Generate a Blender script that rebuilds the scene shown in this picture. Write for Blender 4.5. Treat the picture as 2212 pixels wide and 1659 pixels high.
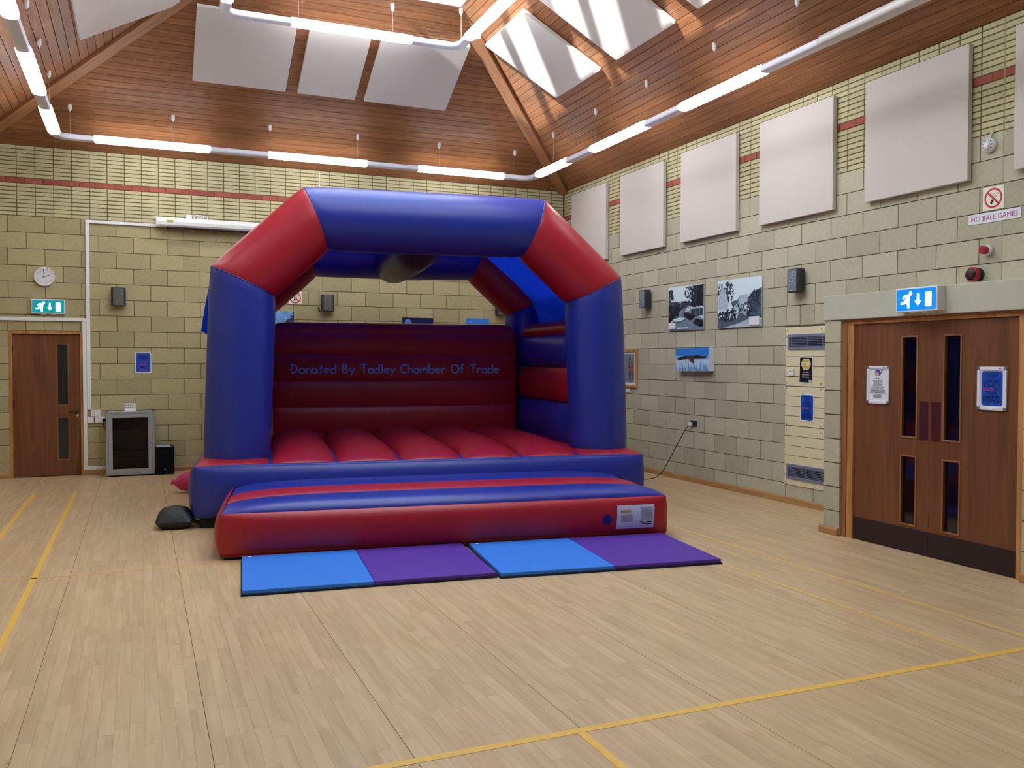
import bpy, bmesh, math, random
from mathutils import Vector, Matrix
random.seed(7)
for o in list(bpy.data.objects): bpy.data.objects.remove(o)
scene = bpy.context.scene
COL = scene.collection
R = math.radians

# ------------------------------------------------------------------ camera
XR, YB, XL, YF, ZT, SL = 6.8124, 13.6971, -2.05, -6.5, 4.56, 0.54
CAMZ, FPX, YAW, PIT, ROL = 1.6188, 1887.33, R(-23.0515), R(-1.5061), R(0.086)
cd = bpy.data.cameras.new('camera'); cam = bpy.data.objects.new('camera', cd); COL.objects.link(cam)
cam.matrix_world = Matrix.Translation((0, 0, CAMZ)) @ (Matrix.Rotation(YAW, 4, 'Z') @ Matrix.Rotation(math.pi/2 + PIT, 4, 'X') @ Matrix.Rotation(ROL, 4, 'Z'))
cd.sensor_width = 36.0; cd.lens = FPX/2212*36.0; cd.clip_start = 0.05; cd.clip_end = 200
scene.camera = cam

# ------------------------------------------------------------------ world, sun, exposure
w = bpy.data.worlds.new('sky'); scene.world = w; w.use_nodes = True
bg = w.node_tree.nodes['Background']; bg.inputs[0].default_value = (0.80, 0.92, 1.0, 1); bg.inputs[1].default_value = 5.0
sd = bpy.data.lights.new('sun', 'SUN'); sun = bpy.data.objects.new('sun', sd); COL.objects.link(sun)
sd.energy = 24.0; sd.color = (0.97, 1.0, 0.98); sd.angle = R(0.6)
sun.location = (-8, -3, 12)
sun.rotation_euler = Vector((1.0, 0.65, -0.31)).to_track_quat('-Z', 'Y').to_euler()
vs = scene.view_settings
vs.view_transform = 'Standard'; vs.look = 'None'; vs.gamma = 1.0; vs.use_curve_mapping = False; vs.exposure = 0.36
LAMP = 12.0          # radiance of a lit diffuser

# ------------------------------------------------------------------ materials
MATS = {}
def lin(c):
    return tuple(((x/255)/12.92 if x/255 <= 0.04045 else ((x/255+0.055)/1.055)**2.4) for x in c)
def mat(name, rgb, rough=0.6, spec=0.4, metal=0.0, emit=0.0, var=0.0, noise=None, bump=None, alpha=1.0, emit_rgb=None, coat=0.0):
    """plain procedural material: colour, per-piece variation, fine noise, fine bump"""
    if name in MATS: return MATS[name]
    m = bpy.data.materials.new(name); m.use_nodes = True; MATS[name] = m
    nt = m.node_tree; N = nt.nodes; L = nt.links; b = N['Principled BSDF']
    c = lin(rgb)
    b.inputs['Roughness'].default_value = rough; b.inputs['Metallic'].default_value = metal
    b.inputs['Specular IOR Level'].default_value = spec; b.inputs['Coat Weight'].default_value = coat
    b.inputs['Base Color'].default_value = (*c, 1)
    if emit:
        b.inputs['Emission Color'].default_value = (*(lin(emit_rgb) if emit_rgb else c), 1); b.inputs['Emission Strength'].default_value = emit
    if alpha < 1: b.inputs['Alpha'].default_value = alpha
    val = None
    if var:
        oi = N.new('ShaderNodeObjectInfo'); at = N.new('ShaderNodeAttribute'); at.attribute_name = 'rnd'
        ad = N.new('ShaderNodeMath'); ad.operation = 'ADD'; L.new(oi.outputs['Random'], ad.inputs[0]); L.new(at.outputs['Fac'], ad.inputs[1])
        fr = N.new('ShaderNodeMath'); fr.operation = 'FRACT'; L.new(ad.outputs[0], fr.inputs[0])
        mr = N.new('ShaderNodeMapRange'); mr.inputs['To Min'].default_value = 1-var; mr.inputs['To Max'].default_value = 1+var; L.new(fr.outputs[0], mr.inputs['Value'])
        val = mr.outputs[0]
    if noise:
        sc, amt = noise[:2]
        tc = N.new('ShaderNodeTexCoord'); mp = N.new('ShaderNodeMapping'); L.new(tc.outputs['Object'], mp.inputs[0])
        if len(noise) > 2: mp.inputs['Scale'].default_value = noise[2]
        nz = N.new('ShaderNodeTexNoise'); nz.inputs['Scale'].default_value = sc; nz.inputs['Detail'].default_value = 5; L.new(mp.outputs[0], nz.inputs['Vector'])
        mr = N.new('ShaderNodeMapRange'); mr.inputs['From Min'].default_value = 0.3; mr.inputs['From Max'].default_value = 0.7
        mr.inputs['To Min'].default_value = 1-amt; mr.inputs['To Max'].default_value = 1+amt; L.new(nz.outputs['Fac'], mr.inputs['Value'])
        if val is None: val = mr.outputs[0]
        else:
            mu = N.new('ShaderNodeMath'); mu.operation = 'MULTIPLY'; L.new(val, mu.inputs[0]); L.new(mr.outputs[0], mu.inputs[1]); val = mu.outputs[0]
    if val is not None:
        vm = N.new('ShaderNodeVectorMath'); vm.operation = 'SCALE'; vm.inputs[0].default_value = c; L.new(val, vm.inputs['Scale']); L.new(vm.outputs[0], b.inputs['Base Color'])
    if bump:
        tc = N.new('ShaderNodeTexCoord'); nz = N.new('ShaderNodeTexNoise'); nz.inputs['Scale'].default_value = bump[0]; nz.inputs['Detail'].default_value = 3; L.new(tc.outputs['Object'], nz.inputs['Vector'])
        bp = N.new('ShaderNodeBump'); bp.inputs['Strength'].default_value = bump[1]; bp.inputs['Distance'].default_value = bump[2] if len(bump) > 2 else 0.01
        L.new(nz.outputs['Fac'], bp.inputs['Height']); L.new(bp.outputs[0], b.inputs['Normal'])
    return m
def wood(name, dark, mid, light, rough=0.5, spec=0.35, along=0, gs=1.0, var=0.18, coat=0.0, patch=0.0):
    """boards: grain stretched along one local axis, every board its own shift and tone"""
    m = bpy.data.materials.new(name); m.use_nodes = True; MATS[name] = m
    nt = m.node_tree; N = nt.nodes; L = nt.links; b = N['Principled BSDF']
    b.inputs['Roughness'].default_value = rough; b.inputs['Specular IOR Level'].default_value = spec; b.inputs['Coat Weight'].default_value = coat
    tc = N.new('ShaderNodeTexCoord'); oi = N.new('ShaderNodeObjectInfo'); at = N.new('ShaderNodeAttribute'); at.attribute_name = 'rnd'
    ad = N.new('ShaderNodeMath'); ad.operation = 'ADD'; L.new(oi.outputs['Random'], ad.inputs[0]); L.new(at.outputs['Fac'], ad.inputs[1])
    fr = N.new('ShaderNodeMath'); fr.operation = 'FRACT'; L.new(ad.outputs[0], fr.inputs[0])
    sc = N.new('ShaderNodeMath'); sc.operation = 'MULTIPLY'; sc.inputs[1].default_value = 57.0; L.new(fr.outputs[0], sc.inputs[0])
    va = N.new('ShaderNodeVectorMath'); va.operation = 'ADD'; L.new(tc.outputs['Object'], va.inputs[0]); L.new(sc.outputs[0], va.inputs[1])
    mp = N.new('ShaderNodeMapping'); s = [14*gs, 14*gs, 14*gs]; s[along] = 1.1*gs; mp.inputs['Scale'].default_value = s; L.new(va.outputs[0], mp.inputs[0])
    nz = N.new('ShaderNodeTexNoise'); nz.inputs['Scale'].default_value = 1.6; nz.inputs['Detail'].default_value = 6; nz.inputs['Distortion'].default_value = 1.2; L.new(mp.outputs[0], nz.inputs['Vector'])
    cr = N.new('ShaderNodeValToRGB'); e = cr.color_ramp.elements
    e[0].position = 0.28; e[0].color = (*lin(dark), 1); e[1].position = 0.72; e[1].color = (*lin(light), 1)
    e2 = cr.color_ramp.elements.new(0.5); e2.color = (*lin(mid), 1); L.new(nz.outputs['Fac'], cr.inputs[0])
    mr = N.new('ShaderNodeMapRange'); mr.inputs['To Min'].default_value = 1-var; mr.inputs['To Max'].default_value = 1+var; L.new(fr.outputs[0], mr.inputs['Value'])
    vm = N.new('ShaderNodeVectorMath'); vm.operation = 'SCALE'; L.new(cr.outputs[0], vm.inputs[0]); L.new(mr.outputs[0], vm.inputs['Scale'])
    L.new(vm.outputs[0], b.inputs['Base Color'])
    return m

M_BLOCK = mat('concrete_block', (178, 168, 128), 0.9, 0.2, var=0.11, noise=(22, 0.07), bump=(180, 0.25, 0.004))
M_BLOCKDAY = mat('daylit_block', (182, 177, 154), 0.9, 0.2, var=0.11, noise=(22, 0.06), bump=(180, 0.25, 0.004))  # same blocks as the back wall, cooler daylight tint put into the colour
M_BRICK = mat('yellow_brick', (192, 187, 148), 0.9, 0.2, var=0.07, noise=(30, 0.06), bump=(200, 0.25, 0.004))
M_RED = mat('red_brick', (164, 92, 78), 0.9, 0.2, var=0.12, noise=(35, 0.07), bump=(200, 0.25, 0.004))
M_MORTAR = mat('mortar', (112, 98, 70), 0.95, 0.1, noise=(60, 0.12))
M_MORTARG = mat('sealant', (160, 152, 124), 0.9, 0.2)
M_CONC = mat('smooth_concrete', (190, 190, 172), 0.85, 0.2, noise=(9, 0.04))
M_CEIL = wood('ceiling_pine', (124, 80, 50), (146, 97, 62), (162, 113, 76), 0.45, 0.35, 0, 1.0, 0.12)
M_BEAM = wood('hip_beam_wood', (138, 92, 62), (160, 112, 78), (176, 128, 92), 0.5, 0.35, 0, 0.8, 0.05)
M_DARKGAP = mat('board_gap', (58, 34, 22), 0.9, 0.1)
M_FLOOR = wood('maple_floor', (186, 155, 116), (199, 170, 132), (209, 182, 145), 0.36, 0.45, 1, 0.7, 0.07)
M_FLOORGAP = mat('floor_gap', (120, 92, 60), 0.8, 0.2)
M_SKIRT = wood('skirting_wood', (150, 108, 64), (172, 128, 80), (188, 146, 96), 0.5, 0.35, 0, 0.8, 0.04)
M_DOOR = wood('door_veneer', (100, 60, 36), (117, 72, 44), (131, 84, 53), 0.45, 0.35, 1, 0.5, 0.05)
M_FRAME = wood('door_frame_wood', (158, 108, 60), (182, 130, 76), (200, 150, 94), 0.45, 0.4, 1, 0.7, 0.04)
M_FRAME2 = wood('door_bead_wood', (128, 80, 46), (152, 100, 60), (168, 116, 72), 0.45, 0.4, 1, 0.7, 0.04)
M_WHITE = mat('white_plastic', (232, 232, 234), 0.4, 0.5)
M_WPAINT = mat('white_paint', (236, 238, 238), 0.5, 0.4)
M_ALU = mat('light_housing', (226, 228, 240), 0.35, 0.5)
M_PANEL = mat('fabric_panel', (208, 202, 194), 0.95, 0.1, noise=(160, 0.03))
M_PANELE = mat('panel_edge', (186, 180, 170), 0.9, 0.1)
M_LIT = mat('lit_diffuser', (255, 255, 255), 0.4, 0.3, emit=LAMP, emit_rgb=(250, 248, 255))
M_UNLIT = mat('unlit_diffuser', (214, 210, 206), 0.3, 0.5)
M_STEEL = mat('wire_steel', (200, 196, 190), 0.4, 0.5, metal=0.6)
M_BLACK = mat('black_plastic', (18, 18, 20), 0.45, 0.4)
M_DGREY = mat('dark_grey_plastic', (52, 55, 60), 0.6, 0.3)
M_GLASS = mat('dark_glass', (10, 12, 20), 0.08, 0.6)
M_GREYM = mat('grey_enamel', (160, 162, 168), 0.45, 0.45)
M_GREYD = mat('grey_enamel_joint', (70, 70, 82), 0.6, 0.3)
M_CREAM = mat('cream_board', (222, 212, 176), 0.6, 0.35, noise=(6, 0.02))
M_VENT = mat('vent_grey', (118, 126, 152), 0.5, 0.4)
M_BLUE = mat('blue_pvc', (33, 50, 152), 0.36, 0.5, noise=(3, 0.04), bump=(7, 0.12, 0.02))
M_REDP = mat('red_pvc', (168, 28, 45), 0.38, 0.5, noise=(3, 0.04), bump=(7, 0.12, 0.02))
M_GREYP = mat('grey_pvc', (54, 56, 62), 0.4, 0.5)
M_PINK = mat('pink_pvc', (196, 48, 104), 0.45, 0.45, bump=(22, 0.6, 0.02))
M_SAND = mat('black_sandbag', (34, 38, 40), 0.5, 0.45, bump=(14, 0.35, 0.02))
M_SHEET = mat('groundsheet', (20, 32, 34), 0.6, 0.3)
M_MATB = mat('mat_blue', (46, 124, 226), 0.55, 0.35, noise=(40, 0.03), bump=(260, 0.2, 0.002))
M_MATP = mat('mat_purple', (84, 48, 158), 0.55, 0.35, noise=(40, 0.03), bump=(260, 0.2, 0.002))
M_MATD = mat('mat_edge', (18, 26, 52), 0.6, 0.3)
M_YELLOW = mat('yellow_floor_paint', (231, 185, 84), 0.4, 0.4, noise=(14, 0.06))
M_FAINT = mat('worn_yellow_paint', (218, 180, 112), 0.4, 0.4, noise=(9, 0.10))
M_GLETTER = mat('letter_blue', (150, 182, 228), 0.5, 0.3)
M_LETTERO = mat('letter_outline', (22, 20, 40), 0.5, 0.3)

def glass_pane(name, tint=(0.96, 0.98, 1, 1), refl=0.06):
    m = bpy.data.materials.new(name); m.use_nodes = True; nt = m.node_tree; N = nt.nodes; L = nt.links
    N.remove(N['Principled BSDF']); out = N['Material Output']
    t = N.new('ShaderNodeBsdfTransparent'); t.inputs[0].default_value = tint
    g = N.new('ShaderNodeBsdfGlossy'); g.inputs['Roughness'].default_value = 0.05
    mx = N.new('ShaderNodeMixShader'); mx.inputs[0].default_value = refl
    L.new(t.outputs[0], mx.inputs[1]); L.new(g.outputs[0], mx.inputs[2]); L.new(mx.outputs[0], out.inputs[0]); MATS[name] = m
    return m
M_SKYGLASS = glass_pane('skylight_glass')
def canopy_mat():
    m = bpy.data.materials.new('canopy_fabric'); m.use_nodes = True; nt = m.node_tree; N = nt.nodes; L = nt.links
    N.remove(N['Principled BSDF']); out = N['Material Output']
    d = N.new('ShaderNodeBsdfDiffuse'); d.inputs[0].default_value = (0.008, 0.03, 0.42, 1)
    t = N.new('ShaderNodeBsdfTranslucent'); t.inputs[0].default_value = (0.008, 0.05, 0.8, 1)
    mx = N.new('ShaderNodeMixShader'); mx.inputs[0].default_value = 0.45
    L.new(d.outputs[0], mx.inputs[1]); L.new(t.outputs[0], mx.inputs[2]); L.new(mx.outputs[0], out.inputs[0]); MATS['canopy_fabric'] = m
    return m
M_CANOPY = canopy_mat()

# ------------------------------------------------------------------ mesh helpers
def link(o, parent=None):
    COL.objects.link(o)
    if parent is not None: o.parent = parent
    return o
def tag(o, label=None, cat=None, group=None, kind=None):
    if label: o['label'] = label
    if cat: o['category'] = cat
    if group: o['group'] = group
    if kind: o['kind'] = kind
    return o
def empty(name, M, label=None, cat=None, group=None, kind=None):
    o = bpy.data.objects.new(name, None); o.empty_display_size = 0.1; link(o); o.matrix_world = M
    return tag(o, label, cat, group, kind)
class MB:
    def __init__(s): s.v = []; s.f = []; s.m = []; s.r = []; s.sm = []
    def add(s, vs, fs, mi=0, rnd=0.0, smooth=False):
        k = len(s.v); s.v += [tuple(p) for p in vs]; s.f += [tuple(i+k for i in f) for f in fs]
        s.m += [mi]*len(fs); s.r += [rnd]*len(vs); s.sm += [smooth]*len(fs); return s
    def box(s, x0, x1, y0, y1, z0, z1, mi=0, rnd=0.0):
        vs = [(x, y, z) for z in (z0, z1) for y in (y0, y1) for x in (x0, x1)]
        return s.add(vs, [(0, 2, 3, 1), (4, 5, 7, 6), (0, 1, 5, 4), (2, 6, 7, 3), (0, 4, 6, 2), (1, 3, 7, 5)], mi, rnd)
    def piece(s, x0, x1, y0, y1, zb, zf, bev, mi=0, rnd=0.0):
        """brick-like piece: open at the back, chamfered front (local z = outwards)"""
        a = [(x0, y0), (x1, y0), (x1, y1), (x0, y1)]; b = [(x0+bev, y0+bev), (x1-bev, y0+bev), (x1-bev, y1-bev), (x0+bev, y1-bev)]
        vs = [(*p, zb) for p in a]+[(*p, zf-bev) for p in a]+[(*p, zf) for p in b]
        fs = [(8, 9, 10, 11)]
        for i in range(4):
            j = (i+1) % 4; fs += [(i, j, j+4, i+4), (i+4, j+4, j+8, i+8)]
        return s.add(vs, fs, mi, rnd)
    def cbox(s, x0, x1, y0, y1, z0, z1, bev, mi=0):
        """box with all edges chamfered"""
        bm = bmesh.new(); bmesh.ops.create_cube(bm, size=1.0)
        for v in bm.verts: v.co = ((x0+x1)/2+v.co.x*(x1-x0), (y0+y1)/2+v.co.y*(y1-y0), (z0+z1)/2+v.co.z*(z1-z0))
        bmesh.ops.bevel(bm, geom=list(bm.edges), offset=bev, segments=2, affect='EDGES', profile=0.5)
        bm.verts.index_update(); s.add([v.co[:] for v in bm.verts], [[v.index for v in f.verts] for f in bm.faces], mi); bm.free(); return s
    def prism(s, pts, z0, z1, mi=0):
        n = len(pts); vs = [(*p, z0) for p in pts]+[(*p, z1) for p in pts]
        return s.add(vs, [tuple(range(n))[::-1], tuple(range(n, 2*n))]+[(i, (i+1) % n, (i+1) % n+n, i+n) for i in range(n)], mi)
    def tube(s, pts, r, n=8, mi=0, caps=True, closed=False, flat=None, sq=1.0):
        """sweep a circle (or an ellipse: flat = other radius along world z) along a polyline"""
        P = [Vector(p) for p in pts]; k = len(P); rings = []
        rr = r if isinstance(r, (list, tuple)) else [r]*k
        up = None
        for i in range(k):
            if closed: d = (P[(i+1) % k]-P[i-1])
            else: d = (P[min(i+1, k-1)]-P[max(i-1, 0)])
            d.normalize()
            if up is None: up = Vector((0, 0, 1)) if abs(d.z) < 0.9 else Vector((0, 1, 0))
            a = up.cross(d).normalized(); bb = d.cross(a).normalized(); up = bb
            pw = lambda v: math.copysign(abs(v)**sq, v)
            rings.append([P[i]+a*pw(math.cos(t))*rr[i]+bb*pw(math.sin(t))*(flat*rr[i]/max(rr) if flat else rr[i]) for t in [2*math.pi*j/n for j in range(n)]])
        vs = [q for ring in rings for q in ring]; fs = []
        for i in range(k if closed else k-1):
            for j in range(n):
                a = i*n+j; b = i*n+(j+1) % n; c = ((i+1) % k)*n+(j+1) % n; d = ((i+1) % k)*n+j; fs.append((a, b, c, d))
        s.add(vs, fs, mi, smooth=True)
        if caps and not closed:
            k0 = len(s.v)-len(vs)
            s.f += [tuple(k0+j for j in range(n))[::-1], tuple(k0+(k-1)*n+j for j in range(n))]; s.m += [mi]*2; s.sm += [False]*2
        return s
    def lathe(s, prof, n=24, axis='z', mi=0, center=(0, 0, 0)):
        vs = []; fs = []
        for r, h in prof:
            for j in range(n):
                t = 2*math.pi*j/n; p = (r*math.cos(t), r*math.sin(t), h)
                vs.append((p[0]+center[0], p[1]+center[1], p[2]+center[2]))
        for i in range(len(prof)-1):
            for j in range(n): fs.append((i*n+j, i*n+(j+1) % n, (i+1)*n+(j+1) % n, (i+1)*n+j))
        s.add(vs, fs, mi, smooth=True); k0 = len(s.v)-len(vs)
        s.f += [tuple(k0+j for j in range(n))[::-1], tuple(k0+(len(prof)-1)*n+j for j in range(n))]; s.m += [mi]*2; s.sm += [False]*2
        return s
    def patch(s, A, B, C, D, bulge, nrm, nu=24, nv=16, ku=6, kv=2, eu=0.5, ev=0.5, mi=0, fn=None):
        """inflated panel A-B (along u) D-C, swelling along nrm between pinched seams"""
        A, B, C, D, nrm = map(Vector, (A, B, C, D, nrm)); nrm.normalize(); vs = []
        ce = lambda i, n: 0.5-0.5*math.cos(math.pi*i/n)
        for j in range(nv+1):
            t = ce(j, nv)
            for i in range(nu+1):
                q = ce(i, nu); p = (A*(1-q)+B*q)*(1-t)+(D*(1-q)+C*q)*t
                h = bulge*max(0, 1-abs(2*q-1)**ku)**eu*max(0, 1-abs(2*t-1)**kv)**ev
                p = p+nrm*h
                if fn: p = fn(p, q, t)
                vs.append(p)
        fs = [(j*(nu+1)+i, j*(nu+1)+i+1, (j+1)*(nu+1)+i+1, (j+1)*(nu+1)+i) for j in range(nv) for i in range(nu)]
        return s.add(vs, fs, mi, smooth=True)
    def build(s, name, mats, parent=None, kind=None, smooth_angle=None, loc=None):
        me = bpy.data.meshes.new(name); me.from_pydata(s.v, [], s.f)
        mats = mats if isinstance(mats, (list, tuple)) else [mats]
        for m in mats: me.materials.append(m)
        me.polygons.foreach_set('material_index', s.m)
        me.polygons.foreach_set('use_smooth', s.sm)
        if any(s.r):
            at = me.attributes.new('rnd', 'FLOAT', 'POINT'); at.data.foreach_set('value', s.r)
        me.update()
        if smooth_angle: me.set_sharp_from_angle(angle=R(smooth_angle))
        o = bpy.data.objects.new(name, me); link(o, parent)
        if loc: o.location = loc
        if kind: o['kind'] = kind
        return o
def one(name, mats, fn, parent=None, **k):
    b = MB(); fn(b); return b.build(name, mats, parent, **k)
def inst(name, me, parent, loc, rot=None):
    o = bpy.data.objects.new(name, me); COL.objects.link(o); o.parent = parent; o.location = loc
    if rot: o.rotation_euler = rot
    return o
def copy_tree(o, M, label=None):
    c = o.copy(); COL.objects.link(c); c.matrix_world = M
    if label: c['label'] = label
    for ch in list(o.children):
        k = ch.copy(); COL.objects.link(k); k.parent = c
        for g in list(ch.children):
            j = g.copy(); COL.objects.link(j); j.parent = k
    return c
# wall frames: local x = to the right when facing the wall, y = up, z = out into the room
def back_frame(x, z, out=0.0, y=YB): return Matrix(((1, 0, 0, x), (0, 0, -1, y-out), (0, 1, 0, z), (0, 0, 0, 1)))
def right_frame(y, z, out=0.0, x=XR): return Matrix(((0, 0, -1, x-out), (-1, 0, 0, y), (0, 1, 0, z), (0, 0, 0, 1)))
def left_frame(y, z, out=0.0, x=XL): return Matrix(((0, 0, 1, x+out), (1, 0, 0, y), (0, 1, 0, z), (0, 0, 0, 1)))
def front_frame(x, z, out=0.0, y=YF): return Matrix(((-1, 0, 0, x), (0, 0, 1, y+out), (0, 1, 0, z), (0, 0, 0, 1)))
CI = cam.matrix_world.inverted()
def project(p):
    q = CI @ Vector(p)
    if q.z > -0.1: return None
    return (1106+q.x/-q.z*FPX, 829.5-q.y/-q.z*FPX)
def in_view(p, m=40):
    q = project(p); return q is not None and -m < q[0] < 2212+m and -m < q[1] < 1659+m

# flat print: layers of coloured shapes and lettering lying on a face
class Print:
    def __init__(s, step=0.0004): s.b = MB(); s.mats = []; s.z = 0.0; s.step = step
    def mi(s, m):
        if m not in s.mats: s.mats.append(m)
        return s.mats.index(m)
    def poly(s, pts, m):
        s.z += s.step; s.b.add([(x, y, s.z) for x, y in pts], [tuple(range(len(pts)))], s.mi(m)); return s
    def rect(s, x0, x1, y0, y1, m, r=0.0):
        if r <= 0: return s.poly([(x0, y0), (x1, y0), (x1, y1), (x0, y1)], m)
        pts = []
        for cx, cy, a in ((x1-r, y0+r, -90), (x1-r, y1-r, 0), (x0+r, y1-r, 90), (x0+r, y0+r, 180)):
            pts += [(cx+r*math.cos(R(a+t)), cy+r*math.sin(R(a+t))) for t in (0, 22, 45, 68, 90)]
        return s.poly(pts, m)
    def disc(s, cx, cy, r, m, n=28, ry=None): return s.poly([(cx+r*math.cos(2*math.pi*i/n), cy+(ry or r)*math.sin(2*math.pi*i/n)) for i in range(n)], m)
    def ring(s, cx, cy, r0, r1, m, n=40):
        s.z += s.step; vs = [(cx+r*math.cos(2*math.pi*i/n), cy+r*math.sin(2*math.pi*i/n), s.z) for r in (r0, r1) for i in range(n)]
        s.b.add(vs, [(i, (i+1) % n, n+(i+1) % n, n+i) for i in range(n)], s.mi(m)); return s
    def bar(s, x0, y0, x1, y1, wd, m):
        d = Vector((x1-x0, y1-y0)); d.normalize(); n = Vector((-d.y, d.x))*wd/2
        return s.poly([(x0-n.x, y0-n.y), (x1-n.x, y1-n.y), (x1+n.x, y1+n.y), (x0+n.x, y0+n.y)], m)
    def text(s, body, cx, cy, h, m, width=None, bold=0.0):
        s.z += s.step
        cu = bpy.data.curves.new('t', 'FONT'); cu.body = body; cu.align_x = 'CENTER'; cu.resolution_u = 3; cu.offset = bold
        ob = bpy.data.objects.new('t', cu); me = bpy.data.meshes.new_from_object(ob)
        xs = [v.co.x for v in me.vertices]; ys = [v.co.y for v in me.vertices]
        sy = h/0.70; wd = max(xs)-min(xs); sx = (width/wd) if width else sy; mx = (max(xs)+min(xs))/2
        s.b.add([((v.co.x-mx)*sx+cx, v.co.y*sy+cy, s.z) for v in me.vertices], [tuple(p.vertices) for p in me.polygons], s.mi(m))
        bpy.data.objects.remove(ob); bpy.data.curves.remove(cu); bpy.data.meshes.remove(me); return s
    def lines(s, cx, y0, y1, n, wmin, wmax, h, m, seed=1):
        """rows of print too small to read"""
        rg = random.Random(seed)
        for i in range(n):
            y = y0+(y1-y0)*i/max(1, n-1); wd = rg.uniform(wmin, wmax); x = cx-wd/2
            while x < cx+wd/2:
                l = rg.uniform(0.008, 0.022); s.b.add([(x, y, s.z+s.step), (min(x+l, cx+wd/2), y, s.z+s.step), (min(x+l, cx+wd/2), y+h, s.z+s.step), (x, y+h, s.z+s.step)], [(0, 1, 2, 3)], s.mi(m)); x += l+0.005
        s.z += s.step; return s
    def build(s, name, parent, loc=(0, 0, 0)):
        o = s.b.build(name, s.mats, parent); o.location = loc; return o
def pm(name, rgb, **k): return mat('print_'+name, rgb, k.pop('rough', 0.5), 0.3, **k)
P_WHITE = pm('white', (226, 228, 236)); P_BLUE = pm('blue', (26, 78, 186)); P_NAVY = pm('navy', (14, 24, 84)); P_BLACK = pm('black', (20, 20, 24))
P_RED = pm('red', (196, 40, 62)); P_PINK = pm('pink', (208, 52, 110)); P_CREAM = pm('cream', (238, 234, 214)); P_GREY = pm('grey', (120, 124, 140)); P_MAG = pm('magenta', (168, 44, 120))
P_YEL = pm('yellow', (196, 176, 62)); P_LGREY = pm('lightgrey', (196, 198, 214))

# ------------------------------------------------------------------ block walls
def split(x0, x1, cuts):
    out = [(x0, x1)]
    for c0, c1 in cuts:
        nx = []
        for a, b in out:
            if c1 <= a or c0 >= b: nx.append((a, b)); continue
            if c0 > a: nx.append((a, c0))
            if c1 < b: nx.append((c1, b))
        out = nx
    return [(a, b) for a, b in out if b-a > 0.03]
def course_pieces(x0, x1, z0, z1, phase, step, holes, joints):
    k0 = math.floor((x0-phase)/step); res = []
    x = phase+k0*step
    while x < x1-1e-6:
        a, b = max(x, x0), min(x+step, x1); x += step
        if b-a < 0.02: continue
        segs = [(a, b)]
        for jx in joints:
            segs = [t for s_ in segs for t in (([(s_[0], jx), (jx, s_[1])]) if s_[0]+0.02 < jx < s_[1]-0.02 else [s_])]
        cut = [(h[0], h[1]) for h in holes if h[2] < z1-0.02 and h[3] > z0+0.02]
        for s_ in segs: res += [(p[0], p[1], z0, z1) for p in split(s_[0], s_[1], cut)]
    return res
def lay(wall, frame, pieces, name, material, joint, zb, bev, cap=300, pale=None):
    """the nearest pieces in view as objects of their own, the rest joined"""
    ranked = []
    for p in pieces:
        c = frame @ Vector(((p[0]+p[1])/2, (p[2]+p[3])/2, 0))
        vis = in_view(c, 60)
        ranked.append((0 if vis else 1, (c-cam.location).length, p))
    ranked.sort(key=lambda t: (t[0], t[1])); meshes = {}; rest = MB(); n = 0
    for vis, d, (x0, x1, z0, z1) in ranked:
        j = joint/2; wd, ht = x1-x0-joint, z1-z0-joint
        if wd < 0.01: continue
        if vis == 0 and n < cap:
            key = (round(wd, 3), round(ht, 3))
            if key not in meshes:
                b = MB(); b.piece(-wd/2, wd/2, -ht/2, ht/2, zb, 0, bev); o = b.build(name, material, wall); meshes[key] = o.data
            else:
                o = bpy.data.objects.new(name, meshes[key]); link(o, wall)
            o.location = ((x0+x1)/2, (z0+z1)/2, random.uniform(-0.0012, 0.0012)); n += 1
        else: rest.piece(x0+j, x1-j, z0+j, z1-j, zb, 0, bev, 0, random.random())
    if rest.v: rest.build(name+'_field', material, wall, kind='stuff')
ZB = 3.6; ZR0, ZR1 = 4.045, 4.12
def wall_courses(x0, x1, pe, po, pb, pr, holes, joints, top=ZT, halves=()):
    blocks = []; bricks = []; reds = []
    for k in range(16):
        z0 = k*0.225; ph = po if k % 2 else pe
        blocks += course_pieces(x0, x1, z0, z0+0.225, ph, 0.45, list(holes)+[h for h in halves], joints)
    for hx0, hx1, hz0, hz1 in halves:
        blocks += course_pieces(hx0, hx1, hz0, hz1, hx0, 0.225, holes, [])
    for i in range(8):
        h = (ZR0-ZB)/8; bricks += course_pieces(x0, x1, ZB+i*h, ZB+(i+1)*h, pb, 0.225, [], joints)
    reds += course_pieces(x0, x1, ZR0, ZR1, pr, 0.225, [], joints)
    for i in range(8):
        h = (top-ZR1)/8; bricks += course_pieces(x0, x1, ZR1+i*h, ZR1+(i+1)*h, pb, 0.225, [], joints)
    return blocks, bricks, reds
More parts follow.
